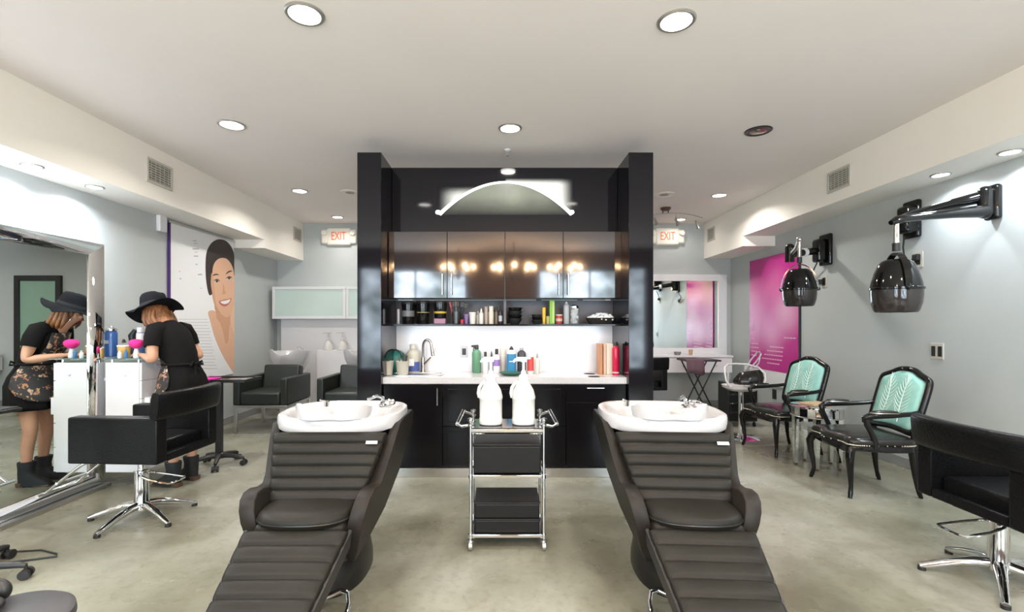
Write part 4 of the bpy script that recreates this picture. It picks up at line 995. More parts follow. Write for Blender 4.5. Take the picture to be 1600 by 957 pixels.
for px, w, c, lab in ((936.5, .035, (.46, .20, .08), 'orange-brown boxed colour book, first of the row on the counter'), (942.5, .030, (.58, .38, .26), 'tan swatch book second in the row on the counter'), (947.5, .034, (.66, .58, .46), 'cream swatch book third in the row on the counter'), (952.5, .036, (.76, .70, .60), 'white swatch book beside the red canisters')):
    b = MB(); b.box((0, 0, .15), (w - .002, .16, .30), .004); b.bx(-w / 2 + .006, w / 2 - .006, -.0805, -.08, .03, .27); tag(b.build('swatch_book', flat(c), None, CT(px, 4.80)), lab, 'book', 'swatch books on the counter')
for px, Y, lab in ((962, 4.66, 'red canister next to the swatch books'), (976, 4.74, 'red canister against the right pillar')):
    o = bottle('red_canister', lab, 'canister', CT(px, Y), .034, .315, flat((.50, .012, .05), .2), blackp, 'flip', None, 'red canisters on the counter', sh=.86)
    lat([(.0346, .02), (.0348, .022), (.0348, .03), (.0346, .032)], 'label', flat((.7, .5, .5)), o)
    b = MB(); b.tube([(.0, 0, .30), (.012, 0, .325), (.022, 0, .30), (.030, 0, .27)], .006, 8); b.build('trigger', blackp, o)

# things on the glass top beside the stylist
def GT(px, Y): return (X(px, Y), Y, GZ)
o = bottle('disinfectant_jar', 'tall jar of blue disinfectant on the glass top by the mirror edge', 'jar', GT(173.5, 4.32), .048, .285, flat((.03, .10, .30), .1), M['chrome'], 'cone', None, None, sh=.82)
lat([(.044, .235), (.049, .236), (.049, .25), (.03, .262)], 'lid', M['chrome'], o)
b = MB(); b.bx(-.018, .018, -.0492, -.0482, .12, .15); b.build('label_print', M['ink'], o)
o = tub('cup', 'yellow cup with white lid on the glass top', 194, .045, .105, flat((.66, .42, .12)), 4.46, flat((.85, .84, .82)), None, 1.12); o.location = GT(194, 4.25)
o['category'] = 'cup'; del o['group']
b = MB(); b.tube([(0, 0, .13), (-.005, 0, .16)], [.018, .008], 12); b.build('straw_cap', blackp, o)
t = thing('powder_brush', 'pink fluffy brush with white handle standing on the glass top', 'brush', GT(213, 4.20))
b = MB(); b.lathe([(.020, 0), (.024, .005), (.022, .04), (.014, .075), (.020, .085)], n=20); b.build('brush_handle', M['paper'], t)
b = MB(); b.lathe([(.016, .08), (.04, .095), (.055, .115), (.056, .135), (.045, .152), (.02, .162), (.001, .163)], n=28); b.build('bristles', bump(flat((.80, .03, .26), .8), 200, .6), t)
bottle('spray_can', 'white and blue spray can with black top behind the pink brush', 'spray can', GT(220, 4.40), .033, .265, flat((.10, .16, .34)), flat((.72, .72, .76)), 'wide', (.55, .80, M['paper']), None, sh=.84)
b = MB(); b.tube([(-.045, 0, .0), (-.06, .0, .19), (-.03, 0, .24)], [.02, .03, .018], 12); tag(b.build('trimmer', blackp, None, GT(216, 4.50)), 'black hair trimmer standing behind the spray can', 'trimmer')
bottle('small_bottle', 'small blue bottle in front of the yellow cup on glass top', 'bottle', GT(197, 4.165), .014, .075, flat((.04, .16, .36)), flat((.05, .2, .4)), group=None)
bottle('small_bottle', 'small white bottle in front of the yellow cup, beside a blue one', 'bottle', GT(187, 4.165), .016, .065, M['paper'], flat((.6, .7, .8)), group=None)
# ---------------------------------------------------------------- the stylist (local: +y forward, +x her right)
def ring(cx, cy, z, rx, ry, k=32, a0=0, a1=2 * PI, full=True, tilt=0.0):
    n = k if full else k + 1
    return [(cx + rx * math.cos(a0 + (a1 - a0) * j / k), cy + ry * math.sin(a0 + (a1 - a0) * j / k), z + tilt * math.sin(a0 + (a1 - a0) * j / k)) for j in range(n)]
J, E = [], []
def jn(p, r, par=None):
    J.append((p, r)); i = len(J) - 1
    if par is not None: E.append((par, i))
    return i
pel = jn((0, -.05, .92), .125)
wai = jn((0, -.03, 1.05), .105, pel); che = jn((0, .05, 1.22), .115, wai); upc = jn((0, .09, 1.335), .085, che)
nek = jn((0, .165, 1.41), .047, upc); jaw = jn((0, .24, 1.455), .062, nek); hed = jn((0, .265, 1.52), .078, jaw); crn = jn((0, .265, 1.59), .062, hed)
nos = jn((0, .338, 1.477), .013, jaw); 
for s in (-1, 1):
    hip = jn((s * .09, -.05, .86), .095, pel); th = jn((s * .098, -.03, .68), .078, hip); kn = jn((s * .10, -.005, .50), .056, th); cf = jn((s * .098, -.03, .36), .052, kn); an = jn((s * .095, -.045, .12), .032, cf); jn((s * .095, .06, .038), .020, an)
    sh = jn((s * .155, .085, 1.345), .058, upc)
    el0 = jn((s * .205, .06, 1.22), .047, sh)
    eb = (s * .225, .035 if s < 0 else -.03, 1.10); el = jn(eb, .040, el0)
    wr = (s * .125, .245, 1.135); md = jn(tuple((a + c) / 2 for a, c in zip(eb, wr)), .036, el); w_ = jn(wr, .024, md)
    pm = jn((s * .10, .305, 1.14), .024, w_)
    jn((s * .075, .275, 1.132), .010, w_)                      # thumb root from the wrist side
    tb = len(J) - 1; jn((s * .060, .31, 1.128), .008, tb)
    for q, (dx, dy, dz) in enumerate(((-.022, .050, .0), (-.008, .062, .002), (.008, .058, .0), (.021, .046, -.004))):
        k1 = jn((s * (.10 - dx * .9), .305 + .028, 1.142), .0085, pm); k2 = jn((s * (.10 - dx), .305 + dy, 1.135 + dz), .0075, k1); jn((s * (.098 - dx), .305 + dy + .012, 1.120 + dz), .0065, k2)
me = skin(J, E, 2)
person = bpy.data.objects.new('person', me); COL.objects.link(person); me.materials.append(M['skin'])
for p in me.polygons: p.use_smooth = True
tag(person, 'person in a black dress, floral apron and wide black hat working by the mirror', 'person')
person.location = (-2.855, 4.26, 0); person.rotation_euler = (0, 0, R(80))
# face details and ears
b = MB()
for s in (-1, 1): b.sphere((s * .028, .330, 1.505), .009, n=10)
b.build('eye', flat((.05, .03, .02)), person)
b = MB(); b.tube([(-.022, .328, 1.442), (0, .335, 1.440), (.022, .328, 1.442)], [.004, .006, .004], 8); b.build('lips', flat((.40, .10, .08)), person)
for s in (-1, 1):
    b = MB(); b.sphere((s * .080, .255, 1.49), .026, sx=.45, sy=.7, n=12); b.build('ear', M['skin'], person)
    b = MB(); b.tube([(s * .085, .26 + .028 * math.cos(2 * PI * k / 16), 1.455 + .028 * math.sin(2 * PI * k / 16)) for k in range(16)], .0025, 6, True); b.build('hoop_earring', M['chrome'], person)
# hair
b = MB()
rs = []
for z, cy, rx, ry in ((1.595, .25, .05, .05), (1.58, .245, .085, .085), (1.53, .225, .096, .098), (1.48, .200, .100, .100), (1.44, .172, .102, .096), (1.405, .145, .100, .084), (1.375, .125, .085, .066), (1.355, .115, .055, .04)):
    rs.append([(x * (1 + .035 * math.sin(9 * j + 40 * z)), y, z + .014 * math.sin(7 * j) * (z < 1.42)) for j, (x, y, _) in enumerate(ring(0, cy, z, rx, ry, 40))])
b.loft(rs)
for s in (-1, 1):
    for k in range(4): b.tube([(s * .086, .265 - .03 * k, 1.53), (s * (.098 + .004 * k), .255 - .035 * k, 1.45), (s * .100, .235 - .04 * k, 1.40), (s * (.09 - .01 * k), .215 - .04 * k, 1.365)], [.016, .020, .016, .004], 8)
b.build('hair', M['hair'], person, angle=80)
# hat, tipped forward
t_ = Matrix.Translation((0, .25, 1.565)) @ Matrix.Rotation(R(-19), 4, 'X') @ Matrix.Rotation(R(6), 4, 'Y')
b = MB()
rs = []
for r, z in ((.004, .122), (.05, .126), (.078, .118), (.090, .098), (.098, .05), (.103, .0), (.108, -.012)):
    rs.append([(x, y * 1.12, z - (.020 * math.exp(-(x / .03) ** 2) if r < .08 else 0)) for x, y, _ in ring(0, 0, 0, r, r, 44)])
for r in (.128, .152, .178, .198, .210):
    u = (r - .108) / .105
    rs.append([(x, y * 1.04, -.012 - .02 * u * u + .030 * u * u * math.sin(3 * 2 * PI * j / 44 + 1.0) - .02 * u * (1 if y > 0 else -.2)) for j, (x, y, _) in enumerate(ring(0, 0, 0, r, r, 44))])
rs += [[(x * .998, y * .998, z - .006) for x, y, z in q] for q in rs[:5:-1]]
b.loft(rs, True, True, mtx=t_); b.build('hat', M['felt'], person, angle=60)
b = MB(); b.loft([[(x, y * 1.12, z) for x, y, _ in ring(0, 0, 0, r, r, 40)] for r, z in ((.1045, -.008), (.105, .0), (.1025, .022), (.101, .024))], False, False, mtx=t_); b.build('hat_band', flat((.009, .009, .010), .9), person)
# dress: bodice with short sleeves
b = MB()
tors = [(-.03, 1.00, .150, .122), (-.03, 1.06, .142, .115), (-.005, 1.13, .150, .124), (.035, 1.21, .160, .132), (.065, 1.29, .168, .122), (.085, 1.345, .165, .100), (.105, 1.385, .125, .078), (.122, 1.415, .070, .060)]
b.loft([[(x * (1 + .012 * math.sin(5 * j + 30 * z)), y + .004 * math.sin(4 * j + 50 * z), zz) for j, (x, y, zz) in enumerate(ring(0, cy, z, rx, ry, 36, tilt=-.03))] for cy, z, rx, ry in tors], True, True)
for s in (-1, 1): b.tube([(s * .10, .09, 1.36), (s * .155, .085, 1.352), (s * .190, .07, 1.29), (s * .208, .058, 1.215)], [.07, .072, .066, .063], 20)
b.build('bodice', M['cotton'], person, angle=60)
b = MB()
sk = [(-.03, 1.07, .146, .120), (-.035, 1.03, .152, .128), (-.05, .95, .180, .158), (-.055, .87, .196, .176), (-.04, .78, .208, .182), (-.03, .70, .218, .186), (-.03, .665, .220, .188)]
b.loft([[(x * (1 + (.03 * (1.05 - z)) * math.sin(7 * 2 * PI * j / 42)), y * 1.0 + (.05 * (1.05 - z)) * math.sin(9 * 2 * PI * j / 42), zz) for j, (x, y, zz) in enumerate(ring(0, cy, z, rx, ry, 42))] for cy, z, rx, ry in sk], False, False)
o = b.build('skirt', M['cotton'], person, angle=70); md = o.modifiers.new('s', 'SOLIDIFY'); md.thickness = .006
# floral apron wrapped round the front, tied behind
b = MB(); G = []
for cy, z, rx, ry, a in ((.10, 1.33, .150, .105, .9), (.045, 1.22, .170, .142, .85), (.0, 1.13, .158, .134, 1.0), (-.03, 1.05, .156, .132, 1.62), (-.05, .95, .194, .172, 1.80), (-.055, .87, .210, .190, 1.78), (-.04, .80, .220, .194, 1.55), (-.03, .755, .226, .196, 1.15), (-.03, .735, .227, .197, .7)):
    G.append(ring(0, cy, z, rx, ry, 20, PI / 2 - a, PI / 2 + a, False))
b.surf(G); o = b.build('apron', M['apron'], person, angle=70); md = o.modifiers.new('s', 'SOLIDIFY'); md.thickness = .004
b = MB(); b.tube(ring(0, -.03, 1.055, .158, .134, 40), .009, 8, True)
b.tube([(0, -.165, 1.05), (.02, -.19, .98), (.03, -.215, .84), (.035, -.225, .74)], [.010, .012, .012, .010], 8); b.tube([(0, -.165, 1.05), (-.02, -.19, 1.0), (-.015, -.215, .86)], [.010, .012, .010], 8)
b.tube([(0, -.165, 1.055), (.05, -.19, 1.08), (.07, -.185, 1.05), (.0, -.165, 1.05), (-.05, -.19, 1.08), (-.07, -.185, 1.05), (0, -.165, 1.05)], .009, 8); b.build('apron_strings', M['cotton'], person)
for s in (-1, 1):
    b = MB()
    b.loft([[(s * .095 + x, cy + y, z + tl * y) for x, y in sell(rx, ry, 2.4, 28)] for cy, z, rx, ry, tl in ((-.036, .215, .055, .061, 0), (-.036, .207, .057, .063, 0), (-.04, .15, .050, .056, 0), (-.038, .11, .048, .060, 0), (-.01, .075, .047, .090, -.05), (.022, .045, .048, .122, -.04), (.03, .018, .050, .132, 0), (.03, .012, .050, .132, 0))])
    o = b.build('ankle_boot', M['boot'], person, angle=60)
    b = MB(); b.loft([[(s * .095 + x, -.072 + y, z) for x, y in sell(a, a * .9, 4, 20)] for a, z in ((.038, 0), (.042, .035))]); b.bx(s * .095 - .044, s * .095 + .044, .03, .155, 0, .014, .006); b.build('boot_heel', M['heel'], o, label='brown heel and sole')

# ---------------------------------------------------------------- five-star plastic base on casters
def star_base(t, r, ph, m=None, hub=.10):
    m = m or M['plastic']
    for k in range(5):
        a = ph + 2 * PI * k / 5; c, s = math.cos(a), math.sin(a)
        b = MB(); b.tube([(c * .02, s * .02, hub), (c * r * .5, s * r * .5, hub - .004), (c * r * .92, s * r * .92, hub - .022), (c * r, s * r, hub - .03)], [.026, .022, .017, .014], 10); l = b.build('base_arm', m, t)
        b = MB(); b.cyl((c * r - s * .012, s * r + c * .012, .027), (c * r - s * .030, s * r + c * .030, .027), .027, n=18); b.cyl((c * r + s * .012, s * r - c * .012, .027), (c * r + s * .030, s * r - c * .030, .027), .027, n=18)
        b.cyl((c * r - s * .014, s * r + c * .014, .03), (c * r + s * .014, s * r - c * .014, .03), .016, n=12); b.cyl((c * r, s * r, .03), (c * r, s * r, hub - .028), .008, n=10); b.build('caster', m, l)
t = thing('tool_trolley', 'black pedestal tool trolley beside the portrait poster, on five casters', 'trolley', (-2.80, 4.78, 0))
star_base(t, .235, R(-68))
b = MB(); b.lathe([(.045, .075), (.045, .12), (.03, .13)], n=20); b.bx(-.030, .030, -.022, .022, .10, .84, .004); b.build('pole', M['plastic'], t)
b = MB(); b.bx(-.20, .34, -.17, .17, .842, .856, .004); b.bx(-.20, .34, -.17, -.155, .856, .872, .003); b.bx(-.20, .34, .155, .17, .856, .872, .003); b.bx(-.20, -.185, -.155, .155, .856, .872, .003); b.bx(.325, .34, -.155, .155, .856, .872, .003); b.build('tray', M['plastic'], t)
b = MB(); b.tube([(-.12, -.10, .82), (-.19, -.15, .80), (-.22, -.19, .72)], .006, 8); b.lathe([(.055, -.01), (.06, 0), (.055, .012), (.045, .012), (.045, -.01)], (-.22, -.20, .70), n=24); b.build('dryer_holder', M['plastic'], t)
b = MB(); b.loft([[(x, y, z) for x, y in sell(a, a * .9, 4, 20)] for a, z in ((.12, .001), (.125, .006), (.13, .02), (.12, .02), (.115, .008))]); tag(b.build('magenta_tray', flat((.72, .02, .36)), None, (-2.90, 4.70, .857)), 'magenta plastic tray lying on the black tool trolley', 'tray')
for k, (x, y, a, lab) in enumerate(((-2.70, 4.68, .2, 'pair of silver scissors on the tool trolley beside the magenta tray'), (-2.56, 4.70, -.15, 'pair of silver scissors at outer end of the tool trolley'))):
    b = MB(); z = .006
    b.box((.04, .004, z), (.11, .008, .003), rz=.08); b.box((.04, -.004, z + .002), (.11, .008, .003), rz=-.08)
    for s in (-1, 1): b.tube([(-.045 + .018 * math.cos(2 * PI * j / 14), s * .018 + .014 * math.sin(2 * PI * j / 14), z) for j in range(14)], .003, 6, True)
    tag(b.build('scissors', M['chrome'], None, (x, y, .857), a), lab, 'scissors', 'scissors on the tool trolley')
b = MB(); b.box((0, 0, .004), (.20, .13, .006), .002); tag(b.build('foil_sheet', M['steel'], None, (-2.60, 4.80, .857), .3), 'silver foil sheet on the black tool trolley', 'foil')
t = thing('hair_dryer', 'black hair dryer hanging in the holder of the tool trolley', 'hair dryer', (-3.02, 4.58, .70))
b = MB(); b.tube([(-.005, 0, .075), (0, 0, .0), (.0, 0, -.05), (.005, 0, -.10)], [.036, .040, .040, .032], 16); b.build('barrel', M['gloss'], t)
b = MB(); b.tube([(.02, 0, .04), (.09, 0, .03), (.12, 0, .02)], [.018, .016, .014], 10); b.build('handle', M['gloss'], t)
b = MB(); b.tube([(.12, 0, .02), (.17, .02, .04), (.16, .03, -.10), (.12, .04, -.25), (.08, .06, -.45), (.05, .10, -.62), (.02, .15, -.69)], .005, 6); b.build('cord', M['plastic'], t)

# ---------------------------------------------------------------- left edge: tool stand and round stool
t = thing('styling_stand', 'black rolling stand with hanging tools in front of the tall mirror at picture edge', 'tool stand', (-2.94, 2.535, 0))
star_base(t, .34, R(20))
b = MB(); b.cyl((-.14, .20, .09), (-.14, .20, .88), .022, n=16); b.cyl((0, 0, .09), (-.14, .20, .09), .03); b.build('pole', M['plastic'], t)
b = MB(); b.box((-.20, .30, .885), (.42, .22, .022), .008, 2); b.box((-.20, .30, .898), (.40, .20, .010), .004); b.build('tray', M['plastic'], t)
for k in range(5):
    x = -.36 + .075 * k
    b = MB(); b.lathe([(.024, .73), (.028, .74), (.028, .86), (.026, .862)], (x, .26, 0), n=16); b.build('tool_holster', M['gloss'], t)
b = MB(); b.tube([(-.75, .50, .006), (-.45, .62, .006), (-.25, .52, .006), (-.05, .44, .006), (.16, .47, .006), (.30, .42, .006), (.33, .39, .006), (.20, .34, .006), (.05, .30, .006), (-.2, .10, .006), (-.5, -.05, .006)], .0055, 6); tag(b.build('cable', M['plastic'], None, (-3.0, 2.50, 0)), 'thin dark cable lying on the floor beside the rolling stand', 'cable')
t = thing('round_stool', 'round grey-black stool seat in the near corner by the mirror side', 'stool', (-1.475, 1.42, 0))
b = MB(); b.lathe([(.13, .475), (.158, .48), (.168, .50), (.165, .522), (.15, .532), (.001, .534)], n=56); b.build('seat', flat((.055, .055, .06), .5), t)
b = MB(); b.cyl((0, 0, .08), (0, 0, .48), .025); b.build('column', M['chrome'], t)
star_base(t, .24, .3)
t = thing('clip_pouch', 'black rolled tool pouch lying on the round stool seat', 'pouch', (-1.555, 1.45, .534))
b = MB(); b.sphere((0, 0, .022), .05, sx=1.1, sy=.55, sz=.44, n=18); b.build('pouch_roll', M['plastic'], t)
b = MB(); b.sphere((-.02, .05, .036), .045, sx=1.0, sy=.55, sz=.8, n=18); b.build('pouch_flap', M['plastic'], t)
# ---------------------------------------------------------------- back left: shampoo corner
b = MB(); b.bx(X(438, 8.1), -1.45, 8.12, YB - .002, 0, 1.50, .004); tag(b.build('splash_panel', flat((.70, .70, .72))), 'white panel on the back wall below the frosted cabinet', 'wall panel')
t = thing('frosted_cabinet', 'white wall cabinet with frosted glass doors in the back left corner', 'wall cabinet', (X(425, 7.96), 7.96, 1.50))
cw = -1.45 - X(425, 7.96); ch = .535
b = MB(); b.bx(0, cw, .02, YB - 7.96 - .002, 0, ch, .003); b.build('cabinet_body', M['white'], t)
x = 0
for x0, x1 in ((0, 1.22), (1.225, cw)):
    b = MB(); f = .045
    b.bx(x0, x1, 0, .02, 0, f, .003); b.bx(x0, x1, 0, .02, ch - f, ch, .003); b.bx(x0, x0 + f, 0, .02, f, ch - f, .003); b.bx(x1 - f, x1, 0, .02, f, ch - f, .003); d = b.build('door', M['white'], t)
    b = MB(); b.bx(x0 + f - .005, x1 - f + .005, .008, .014, f - .005, ch - f + .005); b.build('frosted_pane', M['frost'], d)
b = MB(); b.bx(X(495, 7.82), -1.45, 7.82, 8.115, 0, .985, .004); lg = tag(b.build('ledge_cabinet', M['white']), 'low white ledge cabinet under the two pump bottles', 'cabinet')
for px, lab in ((513, 'white pump bottle on the back ledge, first from the left wall'), (535, 'white pump bottle on the back ledge, nearer to the black tower')):
    o = tag(lat([(.07, 0), (.082, .006), (.080, .06), (.055, .11), (.028, .14), (.020, .16)], 'pump_bottle', M['hdpe'], None, (X(px, 7.95), 7.95, .985), 26), lab, 'bottle', 'white pump bottles on the back ledge')
    b = MB(); b.lathe([(.026, .155), (.026, .18), (.010, .185), (.009, .28), (.012, .285)], n=16); b.box((-.03, 0, .288), (.13, .03, .018), .006); b.build('pump', M['hdpe'], o)
def shampoo_bowl(x, lab):
    t = thing('shampoo_bowl', lab, 'basin', (x, 7.30, 0), 0, 'silver shampoo bowls behind the dark armchairs')
    K = 48
    def rim(s, zf):
        r = []
        for j in range(K):
            a = 2 * PI * j / K; r.append((.30 * math.cos(a) * s, .27 * math.sin(a) * s, zf(a)))
        return r
    def top(a):
        fr = -math.sin(a)       # front towards the camera
        return 1.00 + .050 * math.exp(-((abs(math.cos(a)) - .62) / .25) ** 2) * (fr > -.2) - .045 * max(0, fr) ** 6
    b = MB(); b.loft([rim(.50, lambda a: .66), rim(.72, lambda a: .74), rim(.92, lambda a: .88), rim(1.0, lambda a: top(a) - .02), rim(1.0, top), rim(.95, top), rim(.90, lambda a: top(a) - .03), rim(.6, lambda a: .80), rim(.1, lambda a: .76)]); b.build('bowl', M['pearl'], t, angle=60)
    b = MB(); b.loft([[(p * .17, .10 + q * .15, z) for p, q in sell(1, 1, 4, 28)] for z in (0, .70)]); b.build('bowl_column', M['white'], t)
    b = MB(); b.tube([(.12, .18, .95), (.12, .18, 1.02), (.10, .12, 1.05), (.06, .02, 1.03)], .012, 8); b.build('spout', M['chrome'], t)
M['pearl'] = mat('pearl_ceramic', (.62, .62, .64), .15, .25, coat=.5)
shampoo_bowl(-3.20, 'silver-white shampoo bowl behind the first dark armchair in back left corner'); shampoo_bowl(-2.08, 'silver-white shampoo bowl half hidden by the black tower')
M['greenblack'] = bump(mat('dark_green_leather', (.016, .020, .017), .38), 200, .06)
def club(x, lab):
    t = thing('club_armchair', lab, 'armchair', (x, 6.18, 0), 0, 'dark club armchairs in front of the shampoo bowls')
    W_ = .35
    b = MB(); b.bx(-W_, W_, .02, .78, .33, .36, .003); b.bx(-W_, W_, 0, .03, .325, .36, .003)
    b.build('frame', M['steel'], t)
    for sx in (-1, 1):
        for y in (.02, .74):
            b = MB(); b.bx(sx * W_ - sx * .04, sx * W_, y, y + .04, 0, .33, .004); b.build('leg', M['steel'], t)
        b = MB(); b.bx(sx * (W_ - .09), sx * W_, .0, .78, .362, .71, .018, 3); b.build('armrest', M['greenblack'], t)
    b = MB(); b.bx(-W_ + .092, W_ - .092, .0, .70, .362, .53, .03, 3); b.build('seat', M['greenblack'], t)
    b = MB(); b.box((0, .66, .62), (2 * W_ - .19, .15, .42), .03, 3, rx=R(-12)); b.build('backrest', M['greenblack'], t)
club(-3.10, 'dark green-black club armchair in the back left corner'); club(-2.02, 'dark green-black club armchair half hidden by the black tower')
def outlet(x, y, z, face, w, h, lab, plate, cat='outlet', two=False):
    t = tag(MB().bx(0, face * .008, -w / 2, w / 2, -h / 2, h / 2, .003).build('wall_outlet' if cat == 'outlet' else 'switch_plate', plate, None, (x, y, z)), lab, cat)
    for q in ((-.25, .25) if two else (0,)):
        b = MB(); b.bx(face * .006, face * .012, q * w - w * (.15 if two else .28), q * w + w * (.15 if two else .28), -h * .32, h * .32, .002); b.build('rocker' if two else 'socket', M['plastic'], t)
outlet(XL, 6.42, Z(634, 6.42), 1, .075, .115, 'dark outlet low on the left wall behind the tool trolley', M['plastic'])
outlet(XR, X(1e9, 0) if False else 4.36, 1.16, -1, .13, .145, 'grey double switch plate on right wall above the nearer armchair', M['vent'], 'switch', True)
outlet(XR, 6.95, .395, -1, .10, .14, 'dark outlet on right wall below the magenta poster', M['plastic'])
b = MB(); b.bx(X(250, 5.35) * 0 + 0, .05, -.06, .06, -.10, .10, .01); o = tag(b.build('wall_sensor', M['white'], None, (XL, 5.42, 2.55)), 'small white wall sensor beside the portrait poster', 'sensor')

# ---------------------------------------------------------------- portrait poster on the left wall
PX = XL + .02
def wp(px, py, x0=PX):
    Y = FPX * abs(x0) / abs(px - 782); return (Y, Z(py, Y))
def cpt(cx, cy): return wp(240 + cx / 3.545, 330 + cy / 3.545)      # outline points
PC = (6.2, 1.6)
t = thing('portrait_poster', 'tall white poster of a smiling dark-haired woman on the left wall', 'poster', (PX, PC[0], PC[1]))
def pw(pts): return [(y - PC[0], z - PC[1]) for y, z in pts]
def layer(name, pts, lv, m, label=None, smooth=False):
    b = MB(); b.prism(pw(pts), 'x', 0, .0015 + .0012 * lv, 0); o = b.build(name, m, t, label=label); return o
y0, y1 = 5.57, 6.89
b = MB(); b.bx(-.018, .001, y0 - PC[0], y1 - PC[0], .70 - PC[1], 2.585 - PC[1]); b.build('poster_sheet', M['paper'], t)
b = MB(); b.bx(-.016, .004, y0 - PC[0] - .03, y0 - PC[0], .70 - PC[1], 2.585 - PC[1]); b.build('poster_edge', M['purple'], t, label='dark purple edge')
b = MB(); b.bx(-.018, .012, y0 - PC[0] - .04, y1 - PC[0] + .01, 2.585 - PC[1], 2.61 - PC[1], .003); b.build('hanging_rail', M['steel'], t)
Cc = lambda L: [cpt(*p) for p in L]
SK = flat((.70, .42, .28), .6); SK2 = flat((.60, .33, .20), .6); HR = flat((.035, .022, .018), .5)
def smooth(L, k=4):
    """closed Catmull-Rom through the points"""
    o = []; n = len(L)
    for i in range(n):
        p0, p1, p2, p3 = L[i - 1], L[i], L[(i + 1) % n], L[(i + 2) % n]
        for q in range(k):
            u = q / k
            o.append(tuple(.5 * (2 * p1[a] + (p2[a] - p0[a]) * u + (2 * p0[a] - 5 * p1[a] + 4 * p2[a] - p3[a]) * u * u + (3 * p1[a] - p0[a] - 3 * p2[a] + p3[a]) * u ** 3) for a in (0, 1)))
    return [(min(x, 445.5), y) for x, y in o]
S = lambda L, k=4: Cc(smooth(L, k))
layer('shoulder', S([(302, 560), (335, 552), (352, 575), (385, 592), (420, 590), (445, 560), (445, 700), (445, 885), (437, 888), (400, 830), (365, 765), (335, 690), (316, 620)]), 1, SK)
layer('neck', S([(338, 520), (385, 540), (436, 545), (444, 600), (400, 640), (352, 600), (346, 570)]), 1.5, SK2)
layer('neck_shade', S([(360, 585), (400, 600), (430, 592), (418, 640), (412, 720), (398, 732), (385, 670)]), 2, SK2)
layer('hair', S([(305, 460), (290, 380), (287, 290), (294, 225), (318, 180), (355, 157), (398, 165), (430, 200), (445, 245), (445, 300), (440, 360), (340, 440), (322, 462)]), 2, HR)
layer('face', S([(318, 340), (318, 300), (330, 262), (358, 246), (390, 246), (415, 262), (432, 290), (441, 330), (446, 390), (445, 460), (444, 520), (430, 565), (408, 588), (382, 580), (352, 552), (332, 505), (322, 450), (315, 400)]), 3, SK)
layer('cheek_shade', S([(316, 400), (320, 340), (330, 380), (336, 450), (346, 520), (372, 568), (352, 552), (332, 505), (322, 450)]), 4, flat((.62, .35, .22), .6))
layer('hairline', S([(318, 345), (318, 295), (332, 258), (360, 240), (396, 241), (424, 262), (442, 310), (446, 360), (438, 318), (420, 282), (396, 262), (364, 262), (340, 280), (327, 310), (322, 345)]), 4, HR)
layer('hand', S([(424, 580), (436, 540), (445, 520), (446, 600), (445, 700), (432, 660), (424, 620)]), 4, flat((.74, .47, .33), .6))
for L in ([(322, 362), (333, 350), (350, 348), (362, 356), (350, 354), (334, 357)], [(396, 352), (406, 338), (422, 330), (434, 334), (420, 338), (406, 346)]): layer('eyebrow', S(L, 2), 4, HR)
for L, c in (([(330, 392), (340, 382), (352, 380), (362, 388), (352, 396), (340, 398)], (348, 389)), ([(398, 378), (407, 368), (420, 365), (430, 370), (420, 378), (408, 382)], (416, 372))):
    layer('eye', S(L, 2), 4, flat((.55, .52, .50))); layer('iris', S([(c[0] - 7, c[1]), (c[0], c[1] - 7), (c[0] + 7, c[1]), (c[0], c[1] + 7)], 3), 5, HR)
    layer('eyelid', S([(p[0], p[1] - 3) for p in L[:4]] + [(p[0], p[1] + 2) for p in L[3:0:-1]], 2), 5, HR)
layer('nose', S([(384, 400), (392, 440), (400, 455), (388, 462), (374, 458), (380, 450)], 3), 4, SK2)
layer('lips', S([(360, 500), (378, 494), (392, 490), (408, 488), (428, 484), (420, 508), (402, 526), (384, 528), (368, 518)], 3), 4, flat((.48, .13, .11)))
layer('teeth', S([(367, 503), (385, 498), (408, 493), (422, 489), (414, 506), (398, 515), (380, 514)], 3), 5, flat((.82, .80, .76)))
b = MB()
def tl(cx0, cx1, cy, h=3.0):
    P = pw(Cc([(cx0, cy - h / 2), (cx1, cy - h / 2), (cx1, cy + h / 2), (cx0, cy + h / 2)])); b.prism(P, 'x', .001, .0025, 0)
for k in range(17): tl(140 + 8 * math.sin(k), 300 + 3.0 * k + 6 * math.sin(2.1 * k), 600 + 17 * k, 2.0)
for cx0, cx1, cy, h in ((218, 236, 165, 5), (222, 240, 180, 4), (216, 250, 210, 7), (222, 246, 250, 6), (232, 242, 296, 6), (245, 268, 352, 7), (144, 152, 375, 7), (140, 148, 335, 4), (258, 268, 428, 3), (226, 244, 228, 3)): tl(cx0, cx1, cy, h)
o = b.build('lettering', M['ink'], t)

